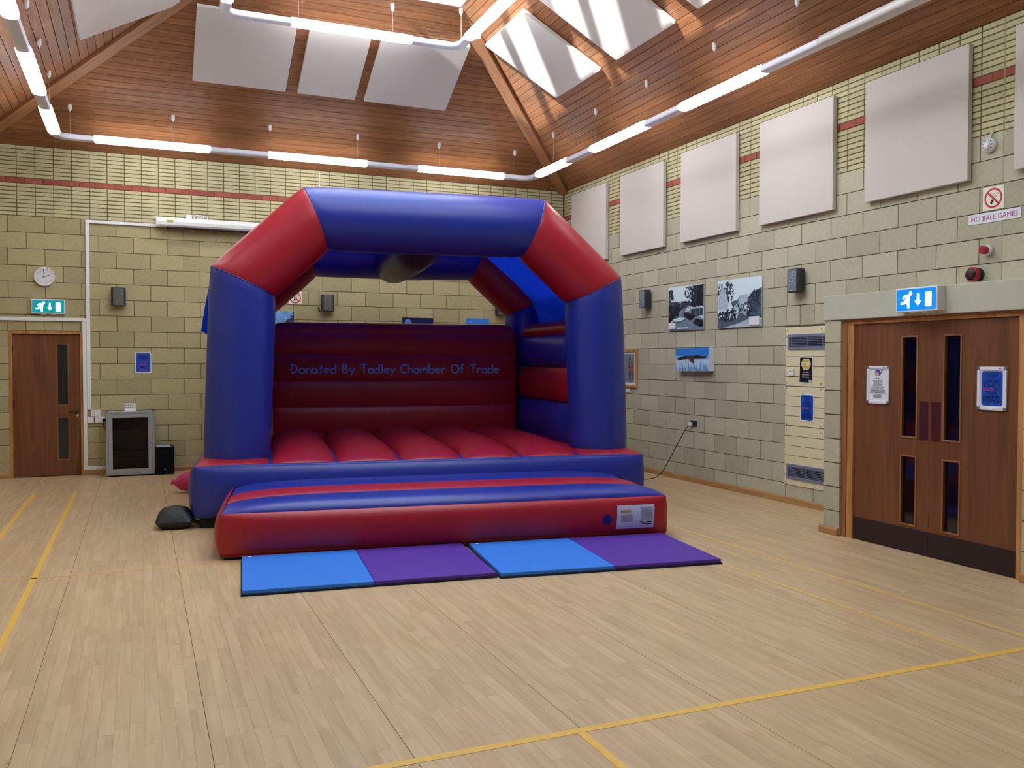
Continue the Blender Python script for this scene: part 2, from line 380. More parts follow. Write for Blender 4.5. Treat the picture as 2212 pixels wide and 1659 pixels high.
def build_wall(name, frame, w_, pe, po, pb, pr, holes=(), joints=(), halves=(), bm=M_BLOCK, cap=300):
    b = MB(); cuts = [h for h in holes if len(h) > 4 and h[4]]
    xs = sorted(set([-0.3, 0, w_, w_+0.3]+[v for h in cuts for v in h[:2]]))
    for a, c in zip(xs[:-1], xs[1:]):
        z0 = max([h[3] for h in cuts if h[0] < (a+c)/2 < h[1]] or [0]); b.box(a, c, z0, ZT+0.25, -0.25, -0.007)
    wl = b.build(name, M_MORTAR); wl.matrix_world = frame; tag(wl, kind='structure')
    bl, br, rd = wall_courses(0, w_, pe, po, pb, pr, holes, joints, halves=halves)
    lay(wl, frame, bl, 'concrete_block', bm, 0.008, -0.02, 0.0015, cap)
    lay(wl, frame, br, 'brick', M_BRICK, 0.011, -0.02, 0.002, cap)
    lay(wl, frame, rd, 'red_brick', M_RED, 0.009, -0.02, 0.0015, cap)
    for jx in joints:
        one('movement_joint', M_MORTARG, lambda q: q.box(jx-0.006, jx+0.006, 0, ZT, -0.02, -0.001), wl)
    return wl
FB = back_frame(XL, 0); FR = right_frame(YB, 0)
DX0, DX1, DZ = -1.648-XL, -0.742-XL, 2.022
PY0, PY1, PZ0, PZ1 = YB-7.99, YB-6.78, 0.21, 2.018
LY0, LY1 = YB-6.44, YB-4.20
wall_back = build_wall('wall_back', FB, XR-XL, (-1.649+0.225-XL) % 0.45, (-1.649-XL) % 0.45, (-1.534-XL) % 0.225, (-1.213-XL) % 0.225,
    holes=[(DX0, DX1, 0, DZ, 1)], halves=[(DX0-0.02, DX1+0.03, 2.025, 2.25)])
wall_right = build_wall('wall_right', FR, YB-YF, (YB-11.127) % 0.45, (YB-11.127+0.225) % 0.45, (YB-5.277) % 0.225, (YB-5.277+0.11) % 0.225,
    holes=[(PY0, PY1, PZ0, PZ1)], joints=[YB-11.577, YB-5.277], halves=[(PY0, PY1, 2.025, 2.25)], bm=M_BLOCKDAY)
wall_left = build_wall('wall_left', left_frame(YF, 0), YB-YF, 0.1, 0.325, 0.1, 0.2, cap=0)
wall_front = build_wall('wall_front', front_frame(XR, 0), XR-XL, 0.1, 0.325, 0.1, 0.2, cap=0)

# ------------------------------------------------------------------ floor: maple strips
fb = MB(); fb.box(XL-0.3, XR+0.3, YF-0.3, YB+0.3, -0.2, -0.0025); floor = fb.build('floor', M_FLOORGAP); tag(floor, kind='structure')
strips = []; X = -0.498-0.757*3; sw = 0.757/12; rg = random.Random(3)
while X < XR:
    for i in range(12):
        x0 = X+i*sw+(0.0016 if i == 0 else 0.0003); x1 = X+(i+1)*sw-(0.0016 if i == 11 else 0.0003)
        x0, x1 = max(x0, XL), min(x1, XR)
        if x1-x0 < 0.01: continue
        y = YF-rg.uniform(0, 0.8)
        while y < YB:
            l = rg.uniform(0.28, 0.95); strips.append((x0, x1, max(y, YF), min(y+l, YB))); y += l
    X += 0.757
def strip_rank(s_):
    c = Vector(((s_[0]+s_[1])/2, (s_[2]+s_[3])/2, 0)); return (0 if in_view(c, 0) else 1, (c-cam.location).length)
strips.sort(key=strip_rank)
rest = MB()
for i, (x0, x1, y0, y1) in enumerate(strips):
    dz = random.uniform(-0.0003, 0.0)
    if i < 300:
        hx, hy = (x1-x0)/2, (y1-y0)/2-0.0003; b = MB(); b.box(-hx, hx, -hy, hy, -0.01, dz); b.build('floor_strip', M_FLOOR, floor, loc=((x0+x1)/2, (y0+y1)/2, 0))
    else:
        vs = [(x0, y0+0.0003, dz), (x1, y0+0.0003, dz), (x1, y1-0.0003, dz), (x0, y1-0.0003, dz)]
        rest.add(vs, [(0, 1, 2, 3)], 0, random.random()*0.98+0.01)
rest.build('floor_strip_field', M_FLOOR, floor, kind='stuff')

# ------------------------------------------------------------------ ceiling: four boarded slopes to a roof light
OX0, OX1, OY0, OY1 = XL+3.0, XR-3.0, YF+3.0, YB-3.0     # roof-light opening
ZO = ZT+SL*3.0
LS_ = math.sqrt(1+SL*SL); NB = 32; RUN = 3.0; BW = RUN*LS_/NB
def slope(name, origin, ax, inw, length, lo_end, hi_end, cap=300):
    """boards run along ax; inw = plan direction up the slope; ends follow the hips"""
    d = Vector((inw[0], inw[1], SL)).normalized(); a = Vector(ax); n = a.cross(d)
    if n.z > 0: n = -n                                            # local z down into the room
    M = Matrix(((a.x, d.x, n.x, origin[0]), (a.y, d.y, n.y, origin[1]), (a.z, d.z, n.z, origin[2]), (0, 0, 0, 1)))
    rt_ = RUN; b = MB(); t = 0.10
    e = Vector((0, 0, 0))
    q = [(0, 0), (length, 0), (length-hi_end*rt_, RUN*LS_), (lo_end*rt_, RUN*LS_)]
    b.prism(q, -0.12, -0.004); o = b.build(name, M_DARKGAP); o.matrix_world = M; tag(o, kind='structure')
    pcs = []
    for i in range(NB):
        v0, v1 = i*BW+0.0015, (i+1)*BW-0.0015; s0 = v0/LS_; s1 = v1/LS_
        xa, xb = lo_end*s0, length-hi_end*s0; xa1, xb1 = lo_end*s1, length-hi_end*s1
        x = xa; first = True
        while x < xb-0.05:
            l = random.uniform(1.4, 3.9); x2 = x+l
            if x2 > xb-0.5: x2 = xb
            pcs.append((x, xa1 if first else x, x2, xb1 if x2 == xb else x2, v0, v1)); first = False; x = x2
    def rank(p):
        pts = [M @ Vector((p[0]+(p[2]-p[0])*k/4, (p[4]+p[5])/2, 0)) for k in range(5)]
        return (0 if any(in_view(c, 20) for c in pts) else 1, min((c-cam.location).length for c in pts))
    pcs.sort(key=rank); rest = MB(); n_ = 0
    for p in pcs:
        x0, x0b, x2, x2b, v0, v1 = p; g = 0.001; vis = rank(p)[0] == 0
        cx, cy = (x0+x2)/2, (v0+v1)/2
        base = [(x0+g, v0), (x2-g, v0), (x2b-g, v1), (x0b+g, v1)]
        top = [(x0+g, v0+0.003), (x2-g, v0+0.003), (x2b-g, v1-0.003), (x0b+g, v1-0.003)]
        h = random.uniform(0, 0.001)
        def addp(bb, ox, oy, rnd):
            vs = [(x-ox, y-oy, -0.006) for x, y in base]+[(x-ox, y-oy, h) for x, y in top]
            bb.add(vs, [(4, 5, 6, 7)]+[(i, (i+1) % 4, (i+1) % 4+4, i+4) for i in range(4)], 0, rnd)
        if vis and n_ < cap:
            bb = MB(); addp(bb, cx, cy, 0); bb.build('ceiling_board', M_CEIL, o, loc=(cx, cy, 0)); n_ += 1
        else: addp(rest, 0, 0, random.random()*0.98+0.01)
    if rest.v: rest.build('ceiling_board_field', M_CEIL, o, kind='stuff')
    return o
slope('ceiling', (XR, YB, ZT), (-1, 0, 0), (0, -1), XR-XL, 1, 1)
slope('ceiling.001', (XR, YF, ZT), (0, 1, 0), (-1, 0), YB-YF, 1, 1)
slope('ceiling.002', (XL, YF, ZT), (0, 1, 0), (1, 0), YB-YF, 1, 1)
slope('ceiling.003', (XL, YF, ZT), (1, 0, 0), (0, 1), XR-XL, 1, 1)
# hip beams
def hip(i, cx, cy, dx, dy):
    d = Vector((dx, dy, SL)); L_ = d.length; d.normalize(); s_ = Vector((0, 0, 1)).cross(d).normalized(); n = d.cross(s_)
    M = Matrix(((d.x, s_.x, n.x, cx), (d.y, s_.y, n.y, cy), (d.z, s_.z, n.z, ZT), (0, 0, 0, 1)))
    b = MB(); b.cbox(-0.12, 2.64*L_, -0.085, 0.085, -0.075, 0.03, 0.006); o = b.build('trim_%d' % i, M_BEAM); o.matrix_world = M; tag(o, kind='structure')
hip(1, XR, YB, -1, -1); hip(2, XL, YB, 1, -1); hip(3, XR, YF, -1, 1); hip(4, XL, YF, 1, 1)
# roof light: kerb, cross beams, glazing bars, panes (one window)
rl = MB(); KZ = ZO+0.46
for x0, x1, y0, y1 in ((OX0-0.06, OX0, OY0-0.06, OY1+0.06), (OX1, OX1+0.06, OY0-0.06, OY1+0.06), (OX0, OX1, OY0-0.06, OY0), (OX0, OX1, OY1, OY1+0.06)):
    rl.box(x0, x1, y0, y1, ZO-0.012, KZ)
window_1 = rl.build('window_1', M_WPAINT); tag(window_1, kind='structure')
yy = 8.96
LIDY = 1.0
while yy > LIDY+0.2:
    one('cross_beam', M_WPAINT, lambda q: q.box(OX0, OX1, yy-0.055, yy+0.055, KZ-0.12, KZ-0.07), window_1)
    if yy-0.97 > LIDY+0.4: one('cross_beam', M_WPAINT, lambda q: q.box(OX0, OX1, yy-0.97-0.30, yy-0.97+0.30, KZ-0.12, KZ-0.07), window_1)
    yy -= 1.95
RX, RZ = (OX0+OX1)/2, KZ+0.75
one('ridge_bar', M_WPAINT, lambda q: q.box(RX-0.03, RX+0.03, LIDY, OY1, RZ-0.03, RZ+0.03), window_1)
ny = 8
for k in range(ny):
    y0 = LIDY+(OY1-LIDY)*k/ny; y1 = LIDY+(OY1-LIDY)*(k+1)/ny
    for xa in (OX0, OX1):
        one('pane', M_SKYGLASS, lambda q: q.add([(xa, y0, KZ), (xa, y1, KZ), (RX, y1, RZ), (RX, y0, RZ)], [(0, 1, 2, 3)]), window_1)
one('shade_lid', M_BEAM, lambda q: q.box(OX0-0.06, OX1+0.06, OY0-0.06, LIDY, KZ, KZ+0.05), window_1)  # added unseen lid, shuts out sky so the far end stays dim
for yk in (LIDY, OY1): one('pane', M_SKYGLASS, lambda q: q.add([(OX0, yk, KZ), (OX1, yk, KZ), (RX, yk, RZ)], [(0, 1, 2)]), window_1)
# skirting
def skirting(name, frame, segs):
    b = MB()
    for a, c in segs: b.prism([(0, 0), (0.028, 0), (0.028, 0.055), (0.02, 0.07), (0, 0.07)], a, c)
    b.v = [(v[2], v[1], v[0]) for v in b.v]; b.f = [f[::-1] for f in b.f]
    o = b.build(name, M_SKIRT); o.matrix_world = frame; tag(o, kind='structure'); return o
skirting('baseboard_back', FB, [(0, DX0-0.0), (DX1, XR-XL)])
skirting('baseboard_right', FR, [(0, LY0), (LY1, YB-YF)])
skirting('baseboard_left', left_frame(YF, 0), [(0, YB-YF)])

# ------------------------------------------------------------------ lobby with the double doors (projects from the right wall)
LX = 5.95; LZ0, LZ1 = 2.003, 2.232
FL_ = right_frame(6.44, 0, 0, LX)                  # local x runs from the lobby's far corner towards the camera
lob = MB()
lob.box(0, 0.20, 0, LZ0, -0.12, -0.007); lob.box(2.03, 2.24, 0, LZ0, -0.12, -0.007)
lob.box(0.007, 0.12, 0, LZ0, -(XR-LX), -0.12); lob.box(2.12, 2.233, 0, LZ0, -(XR-LX), -0.12)
wall_lobby = lob.build('wall_lobby', M_MORTAR); wall_lobby.matrix_world = FL_; tag(wall_lobby, kind='structure')
for k in range(9):
    z0 = k*0.225; z1 = min(z0+0.225, LZ0)
    for x0, x1 in ((0, 0.203), (2.027, 2.24)):
        one('concrete_block', M_BLOCKDAY, lambda q: q.box(x0, x1, z0+0.005, z1-0.005, -0.125, 0), wall_lobby)
    xs = ((-0.42, -0.125), (-0.86, -0.42)) if k % 2 else ((-0.56, -0.125), (-0.86, -0.56))
    for za, zb_ in xs:
        one('concrete_block', M_BLOCKDAY, lambda q: q.box(0, 0.10, z0+0.005, z1-0.005, za+0.005, zb_-0.005), wall_lobby)
one('lintel', M_CONC, lambda q: q.cbox(-0.012, 2.26, LZ0, LZ1, -0.14, 0.012, 0.006), wall_lobby)
one('lobby_roof', M_CONC, lambda q: q.box(0, 2.24, LZ1-0.08, LZ1, -(XR-LX), -0.14), wall_lobby)
o = skirting('baseboard_lobby', FL_, [(-0.028, 0.203), (2.037, 2.24)])
# door lining, leaves
D0, D1 = 0.335, 1.957                              # leaf edges (local x)
door_1 = empty('door_1', right_frame(6.44, 0, 0, LX), kind='structure')
def frame_part(name, m, boxes): return one(name, m, lambda q: [q.cbox(*bx, 0.003) for bx in boxes], door_1)
frame_part('door_frame', M_FRAME, [(0.262, D0-0.002, 0, 1.985, -0.09, -0.03), (D1+0.002, 2.012, 0, 1.985, -0.09, -0.03), (D0-0.002, D1+0.002, 1.957, 1.985, -0.09, -0.03)])
frame_part('frame_bead', M_FRAME2, [(0.203, 0.262, 0, LZ0, -0.10, -0.02), (2.012, 2.03, 0, LZ0, -0.10, -0.02), (0.262, 2.012, 1.985, LZ0, -0.10, -0.02)])
DM = 1.163
def leaf(x0, x1, vx0, vx1, hinge_left):
    b = MB(); zf, zk = -0.045, -0.089
    vz = [(0.24, 0.812), (0.985, 1.826)]
    # leaf with two real openings
    zs = [0.006, vz[0][0], vz[0][1], vz[1][0], vz[1][1], 1.953]
    b.box(x0, vx0, zs[0], zs[5], zk, zf); b.box(vx1, x1, zs[0], zs[5], zk, zf)
    for a, c in ((zs[0], zs[1]), (zs[2], zs[3]), (zs[4], zs[5])): b.box(vx0, vx1, a, c, zk, zf)
    lf = b.build('door_leaf', M_DOOR, door_1)
    for a, c in vz:
        one('pane', M_GLASS, lambda q: q.box(vx0, vx1, a, c, -0.074, -0.066), lf)
        def bead(q):
            t = 0.013
            for bx in ((vx0-t, vx0, a-t, c+t), (vx1, vx1+t, a-t, c+t), (vx0, vx1, a-t, a), (vx0, vx1, c, c+t)): q.cbox(*bx, zf-0.004, zf+0.007, 0.002)
        one('glazing_bead', M_FRAME2, bead, lf)
    one('kick_plate', mat('kick_plate', (44, 26, 30), 0.5, 0.4, noise=(50, 0.25, (1, 8, 1))), lambda q: q.box(x0+0.003, x1-0.003, 0.008, 0.205, zf, zf+0.003), lf)
    px = (x1-0.045-0.09+0.03, x1-0.015) if hinge_left else (x0+0.015, x0+0.015+0.09)
    one('push_plate', mat('push_plate', (70, 26, 34), 0.4, 0.4), lambda q: q.cbox(px[0], px[1], 0.967, 1.29, zf, zf+0.004, 0.0015), lf)
    return lf
la = leaf(D0, DM-0.0015, 0.878, 1.024, True)
lb = leaf(DM+0.0015, D1, 1.304, 1.450, False)
# snap frames on the leaves
def snap_frame(yc, zc, label, content):
    M = right_frame(yc, zc, 0, LX+0.045); t = empty('framed_notice', M, label, 'notice')
    W_, H_ = 0.252, 0.334
    one('backing', M_GREYM, lambda q: q.cbox(-W_/2, W_/2, -H_/2, H_/2, 0.0, 0.006, 0.002), t)
    p = Print(); content(p); p.build('notice_sheet', t, (0, 0, 0.0062))
    e = 0.026
    for nm, bx in (('frame_rail', (-W_/2+e, W_/2-e, H_/2-e, H_/2)), ('frame_rail', (-W_/2+e, W_/2-e, -H_/2, -H_/2+e)), ('frame_rail', (-W_/2, -W_/2+e, -H_/2+e, H_/2-e)), ('frame_rail', (W_/2-e, W_/2, -H_/2+e, H_/2-e))):
        one(nm, M_ALU, lambda q: q.cbox(*bx, 0.004, 0.014, 0.003), t)
    for sx in (-1, 1):
        for sz in (-1, 1):
            x0, x1 = sorted((sx*(W_/2-e), sx*W_/2)); y0, y1 = sorted((sz*(H_/2-e), sz*H_/2))
            one('corner_cap', mat('corner_cap', (104, 118, 134), 0.4, 0.5), lambda q: q.cbox(x0, x1, y0, y1, 0.004, 0.0145, 0.006), t)
    q = Print(); q.rect(0.062, 0.080, H_/2-0.017, H_/2-0.008, P_RED); q.build('maker_mark', t, (0, 0, 0.0142))
def blue_notice(p, w_, h_, first='PLEASE', fh=0.024):
    p.rect(-w_/2, w_/2, -h_/2, h_/2, P_WHITE); p.rect(-w_/2+0.012, w_/2-0.012, -h_/2+0.010, h_/2-0.010, P_BLUE, 0.02)
    rows = [first, 'PUT', 'CHAIRS', '& TABLES', None, 'THEIR', 'ORIGINAL', 'POSITION']
    for i, r_ in enumerate(rows):
        y = h_/2-0.040-i*(h_-0.066)/7.3
        if r_: p.text(r_, 0, y, fh, P_NAVY, bold=0.01)
        else: p.text('BACK', -0.028, y, fh, P_PINK, bold=0.012); p.text('TO', 0.050, y, fh, P_NAVY, bold=0.01)
def rules_notice(p):
    p.rect(-0.105, 0.105, -0.145, 0.145, P_WHITE)
    p.disc(-0.004, 0.105, 0.030, P_BLUE); p.disc(-0.010, 0.094, 0.022, pm('peach', (214, 160, 150))); p.rect(-0.04, 0.03, 0.055, 0.078, P_WHITE)
    p.poly([(0.012, 0.088), (0.024, 0.080), (0.052, 0.130), (0.045, 0.130)], pm('teal', (70, 104, 120)))
    p.lines(-0.002, 0.052, 0.052, 1, 0.05, 0.05, 0.008, P_GREY, 1); p.lines(0, 0.034, -0.012, 5, 0.08, 0.11, 0.006, P_GREY, 2)
    p.lines(0, -0.026, -0.074, 5, 0.14, 0.17, 0.006, P_GREY, 3); p.lines(0, -0.090, -0.112, 4, 0.06, 0.10, 0.005, P_GREY, 4)
snap_frame(5.827, 1.414, 'silver snap frame with a white notice and small logo on the door', rules_notice)
snap_frame(4.705, 1.414, 'silver snap frame with a blue notice about chairs and tables on the door', lambda p: blue_notice(p, 0.205, 0.285))
# ------------------------------------------------------------------ exit signs
def exit_sign(M, label, glow, deep, depth):
    t = empty('exit_sign', M, label, 'exit sign')
    W_, H_ = 0.415, 0.20
    one('housing', M_WHITE, lambda q: q.cbox(-W_/2, W_/2, -H_/2, H_/2, 0, depth, 0.006), t)
    for cx in (-0.06, 0.06): one('fixing_boss', M_WHITE, lambda q: q.box(cx-0.03, cx+0.03, -H_/2-0.012, -H_/2+0.005, 0.005, depth*0.7), t)
    p = Print(0.0006)
    W = pm('exit_white', (240, 250, 250), emit=1.6); G = mat('print_exit_'+glow[0], glow[1], 0.4, 0.3, emit=0.75)
    p.rect(-W_/2+0.012, W_/2-0.012, -H_/2+0.014, H_/2-0.012, G)
    # running figure
    p.disc(-0.055, 0.052, 0.0175, W)
    p.poly([(-0.125, 0.032), (-0.118, 0.040), (-0.070, 0.046), (-0.056, 0.034), (-0.066, 0.004), (-0.060, -0.012), (-0.068, -0.020), (-0.064, -0.070), (-0.086, -0.070), (-0.090, -0.036), (-0.100, -0.024), (-0.112, -0.034), (-0.155, -0.036), (-0.155, -0.020), (-0.130, -0.018), (-0.098, 0.018), (-0.108, 0.026), (-0.128, 0.006), (-0.139, 0.014)], W)
    p.poly([(0.012, 0.050), (0.030, 0.050), (0.032, -0.010), (0.052, -0.012), (0.020, -0.052), (-0.013, -0.012), (0.008, -0.010)], W)
    p.rect(0.092, 0.154, -0.062, 0.056, W, 0.004)
    p.build('sign_face', t, (0, 0, depth+0.0002))
    return t
exit_sign(back_frame(-1.163, 2.362), 'lit green exit sign with running figure above the single brown door', ('green', (0, 128, 138)), 0, 0.05)
exit_sign(right_frame(5.30, 2.128, 0, LX-0.012), 'lit blue exit sign with running figure on the concrete lintel', ('blue', (0, 116, 206)), 0, 0.09)

# ------------------------------------------------------------------ single door in the back wall
DO = back_frame(-1.195, 0)
door_2 = empty('door_2', DO, kind='structure')
dw = 0.4165
one('door_frame', M_FRAME, lambda q: [q.cbox(*bx, 0.002) for bx in ((-dw-0.042, -dw-0.002, 0, 2.024, -0.11, 0.004), (dw+0.002, dw+0.042, 0, 2.024, -0.11, 0.004), (-dw-0.002, dw+0.002, 1.986, 2.024, -0.11, 0.004))], door_2)
def leaf2(b):
    zf, zk = -0.03, -0.074; vx0, vx1 = 0.132, 0.258; zs = [0.006, 0.235, 0.815, 1.0, 1.84, 1.982]
    b.box(-dw, vx0, zs[0], zs[5], zk, zf); b.box(vx1, dw, zs[0], zs[5], zk, zf)
    for a, c in ((zs[0], zs[1]), (zs[2], zs[3]), (zs[4], zs[5])): b.box(vx0, vx1, a, c, zk, zf)
l2 = one('door_leaf', M_DOOR, leaf2, door_2)
one('gap_blackout', M_BLACK, lambda q: q.box(-dw-0.04, dw+0.04, 0, 2.02, -0.14, -0.108), door_2)  # black sheet added behind the leaf, blocks sky showing through the gaps
for a, c in ((0.235, 0.815), (1.0, 1.84)):
    one('pane', mat('dull_glass', (40, 42, 46), 0.15, 0.5), lambda q: q.box(0.132, 0.258, a, c, -0.055, -0.048), l2)
    def bead(q):
        t = 0.012
        for bx in ((0.132-t, 0.132, a-t, c+t), (0.258, 0.258+t, a-t, c+t), (0.132, 0.258, a-t, a), (0.132, 0.258, c, c+t)): q.cbox(*bx, -0.034, -0.024, 0.002)
    one('glazing_bead', M_FRAME2, bead, l2)
BRZ = mat('bronze_handle', (70, 48, 40), 0.35, 0.5, metal=0.5)
def handle(q):
    q.lathe([(0.026, -0.03), (0.026, -0.022)], 18, center=(0.372, 0.89, 0)); q.tube([(0.372, 0.89, -0.025), (0.372, 0.89, 0.02), (0.35, 0.892, 0.026), (0.27, 0.894, 0.026), (0.262, 0.886, 0.024)], 0.009, 8)
one('door_handle', BRZ, handle, l2)
one('lock_escutcheon', M_STEEL, lambda q: q.lathe([(0.016, -0.03), (0.016, -0.022)], 14, center=(0.376, 0.845, 0)), l2)
for hz in (0.3, 1.02, 1.78): one('hinge', M_BLACK, lambda q: q.cbox(-dw-0.008, -dw+0.006, hz-0.05, hz+0.05, -0.035, -0.022, 0.002), l2)

# ------------------------------------------------------------------ acoustic panels
def wall_panel(yc, label):
    t = empty('acoustic_panel', right_frame(yc, 3.825), label, 'acoustic panel', 'fabric panels along the top of the block wall')
    one('panel_face', M_PANEL, lambda q: q.cbox(-0.597, 0.597, -0.6, 0.6, 0.012, 0.062, 0.004), t)
    one('panel_mount', M_PANELE, lambda q: q.box(-0.55, 0.55, -0.55, 0.55, 0, 0.013), t)
for i, yc in enumerate((12.706, 11.07, 9.45, 7.815, 6.177, 4.54, 2.90)):
    wall_panel(yc, 'square off-white acoustic panel on the long block wall, %s from the hall corner' % ('first', 'second', 'third', 'fourth', 'fifth', 'sixth', 'seventh')[i])
def roof_panel(side, c, v, wd, ht, label, grp):
    """c = position along the eaves, v = centre height up the slope"""
    dn = math.sqrt(1+SL*SL)
    if side == 'back': a = Vector((1, 0, 0)); d = Vector((0, -1, SL))/dn; o_ = Vector((c, YB-v/dn, ZT+SL*v/dn))
    elif side == 'right': a = Vector((0, -1, 0)); d = Vector((-1, 0, SL))/dn; o_ = Vector((XR-v/dn, c, ZT+SL*v/dn))
    else: a = Vector((0, 1, 0)); d = Vector((1, 0, SL))/dn; o_ = Vector((XL+v/dn, c, ZT+SL*v/dn))
    n = a.cross(d)
    M = Matrix(((a.x, d.x, n.x, o_.x), (a.y, d.y, n.y, o_.y), (a.z, d.z, n.z, o_.z), (0, 0, 0, 1)))
    t = empty('acoustic_panel', M, label, 'acoustic panel', grp)
    one('panel_face', M_PANEL, lambda q: q.cbox(-wd/2, wd/2, -ht/2, ht/2, 0.012, 0.06, 0.003), t)
    one('panel_mount', M_PANELE, lambda q: q.box(-wd/2+0.05, wd/2-0.05, -ht/2+0.05, ht/2-0.05, -0.002, 0.013), t)
dn = math.sqrt(1+SL*SL); vlo, vhi = 1.423*dn, 2.49*dn; vc = (vlo+vhi)/2; vh = vhi-vlo
G1 = 'fabric panels on the roof slopes'
roof_panel('back', 1.257, vc, 1.19, vh, 'square fabric panel on the end roof slope farthest from the sunlit slope', G1)
roof_panel('back', 2.41, vc, 0.79, vh, 'narrow fabric panel between two square ones on the end roof slope', G1)
roof_panel('back', 3.54, vc, 1.20, vh, 'square fabric panel on the end roof slope beside the sunlit hip', G1)
for yc in (10.42, 8.75, 7.07, 5.4):
    roof_panel('right', yc, vc, 1.25, vh, {10.42: 'sunlit fabric panel on the roof slope next to the hip beam', 8.75: 'sunlit fabric panel second from the hip beam on the long roof slope', 7.07: 'fabric panel third from the hip beam on the sunlit long roof slope', 5.4: 'fabric panel fourth from the hip beam on the sunlit long roof slope'}[yc], G1)
for yc, nth in ((10.62, 'first'), (8.95, 'second'), (7.27, 'third')): roof_panel('left', yc, vc, 1.2, vh, 'shaded fabric panel opposite the sunlit slope, %s from the hip beam' % nth, G1)

# ------------------------------------------------------------------ suspended ring lights
def ring_light(name, label, x0, x1, y0, y1, z, segs, unlit=(), wd=0.066, ht=0.048):
    t = empty(name, Matrix.Translation(((x0+x1)/2, (y0+y1)/2, z)), label, 'ring light')
    ox, oy = (x0+x1)/2, (y0+y1)/2
    r = 0.16; pts = []
    for cx, cy, a in ((x1-r, y1-r, 0), (x0+r, y1-r, 90), (x0+r, y0+r, 180), (x1-r, y0+r, 270)):
        pts += [(cx+r*math.cos(R(a+s_))-ox, cy+r*math.sin(R(a+s_))-oy, 0) for s_ in (0, 18, 36, 54, 72, 90)]
    one('light_housing', M_ALU, lambda q: q.tube(pts, wd*0.92, 16, closed=True, flat=ht*0.8, sq=0.5), t)
    for m, L_ in ((M_LIT, segs), (M_UNLIT, unlit)):
        for side, a, b in L_:
            if side in 'bf': y = y1 if side == 'b' else y0; P = [(a, y), (b, y)]
            else: x = x1 if side == 'r' else x0; P = [(x, a), (x, b)]
            A, B = Vector((P[0][0]-ox, P[0][1]-oy, 0)), Vector((P[1][0]-ox, P[1][1]-oy, 0)); d = (B-A).normalized()
            q = [A, A+d*0.03, A+d*0.09, B-d*0.09, B-d*0.03, B]
            one('diffuser' if m is M_LIT else 'dark_diffuser', m, lambda s_: s_.tube(q, [wd*0.95, wd*1.06, wd*1.10, wd*1.10, wd*1.06, wd*0.95], 16, flat=ht*0.9, sq=0.6), t)
            one('uplight_shield', M_ALU, lambda s_: s_.tube([A+Vector((0, 0, ht*0.95)), B+Vector((0, 0, ht*0.95))], wd*0.8, 8, flat=0.006, sq=0.5), t)  # opaque strip added over the diffuser to cut its uplight
    return t, ox, oy
def suspend(t, ox, oy, z, x, y):
    """ceiling cup on the slope and its wire"""
    zc = ZT+SL*min(XR-x, x-XL, YB-y, y-YF)
    one('suspension_wire', M_STEEL, lambda q: q.tube([(x-ox, y-oy, 0.03), (x-ox, y-oy, zc-z-0.05)], 0.0022, 6), t)
    one('ceiling_cup', M_WHITE, lambda q: q.lathe([(0.005, zc-z-0.085), (0.011, zc-z-0.072), (0.023, zc-z-0.055), (0.025, zc-z-0.025), (0.024, zc-z+0.02)], 12, center=(x-ox, y-oy, 0)), t)
RXL, RXR, RYB, RYF, RZL = -0.99, 5.82, 12.95, -1.3, 4.56
bs = [('b', -0.54, 0.93), ('b', 1.71, 3.15), ('b', 3.93, 5.36)]
segs = bs+[('r', a, b) for a, b in [(12.62, 11.55), (10.82, 9.38), (8.64, 7.17)]]+[('l', a, b) for a, b in [(12.72, 11.5), (10.93, 9.45), (8.6, 7.15), (6.4, 4.95)]]
near = [(s_, a, b) for s_ in 'rl' for a, b in [(4.25, 2.8), (2.05, 0.6), (-0.15, -1.1)]]+[('f', -0.4, 1.0), ('f', 1.7, 3.1), ('f', 3.9, 5.3)]
t, ox, oy = ring_light('ring_light', 'large rectangular ring of white tube lights hung below the eaves', RXL, RXR, RYF, RYB, RZL, segs, [('r', 6.38, 4.95)]+near)
for x in (-0.82, 0.445, 1.738, 3.005, 4.274, 5.545): suspend(t, ox, oy, RZL, x, 12.93)
for y in (12.08, 10.74, 9.42, 8.03, 6.715, 5.4, 4.1): suspend(t, ox, oy, RZL, 5.82, y)
for y in (12.067, 10.94, 9.8, 8.6, 7.4): suspend(t, ox, oy, RZL, -0.99, y)
IX0, IX1, IY1, IY0, IZ = 0.935, 3.845, 10.82, 0.45, 5.69
t, ox, oy = ring_light('ring_light', 'smaller rectangular ring of white tube lights hung under the roof light', IX0, IX1, IY0, IY1, IZ,
    [('b', 1.70, 3.22)]+[('r', a, b) for a, b in ((10.45, 8.95), (8.2, 6.7), (5.9, 4.4))]+[('l', a, b) for a, b in ((10.45, 8.95), (8.2, 6.7), (5.9, 4.4))], [('r', 3.6, 2.1), ('l', 3.6, 2.1)])
for x, y in ((2.97, 10.84), (3.85, 10.74), (1.8, 10.84), (3.85, 8.9)): suspend(t, ox, oy, IZ, x, y)

# ------------------------------------------------------------------ bouncy castle (local u = across, w = away from its front, z = up)
TH = R(-7.8)
CM = Matrix.Translation((0.59, 7.40, 0)) @ Matrix.Rotation(TH, 4, 'Z')
castle = empty('bouncy_castle', CM, 'large inflated blue and red bouncy castle with a front step and arches', 'bouncy castle')
U0, U1, W0, W1, ZF = -0.32, 4.32, 1.45, 4.98, 0.60
def part(name, m, fn, **k): return one(name, m, fn, castle, **k)
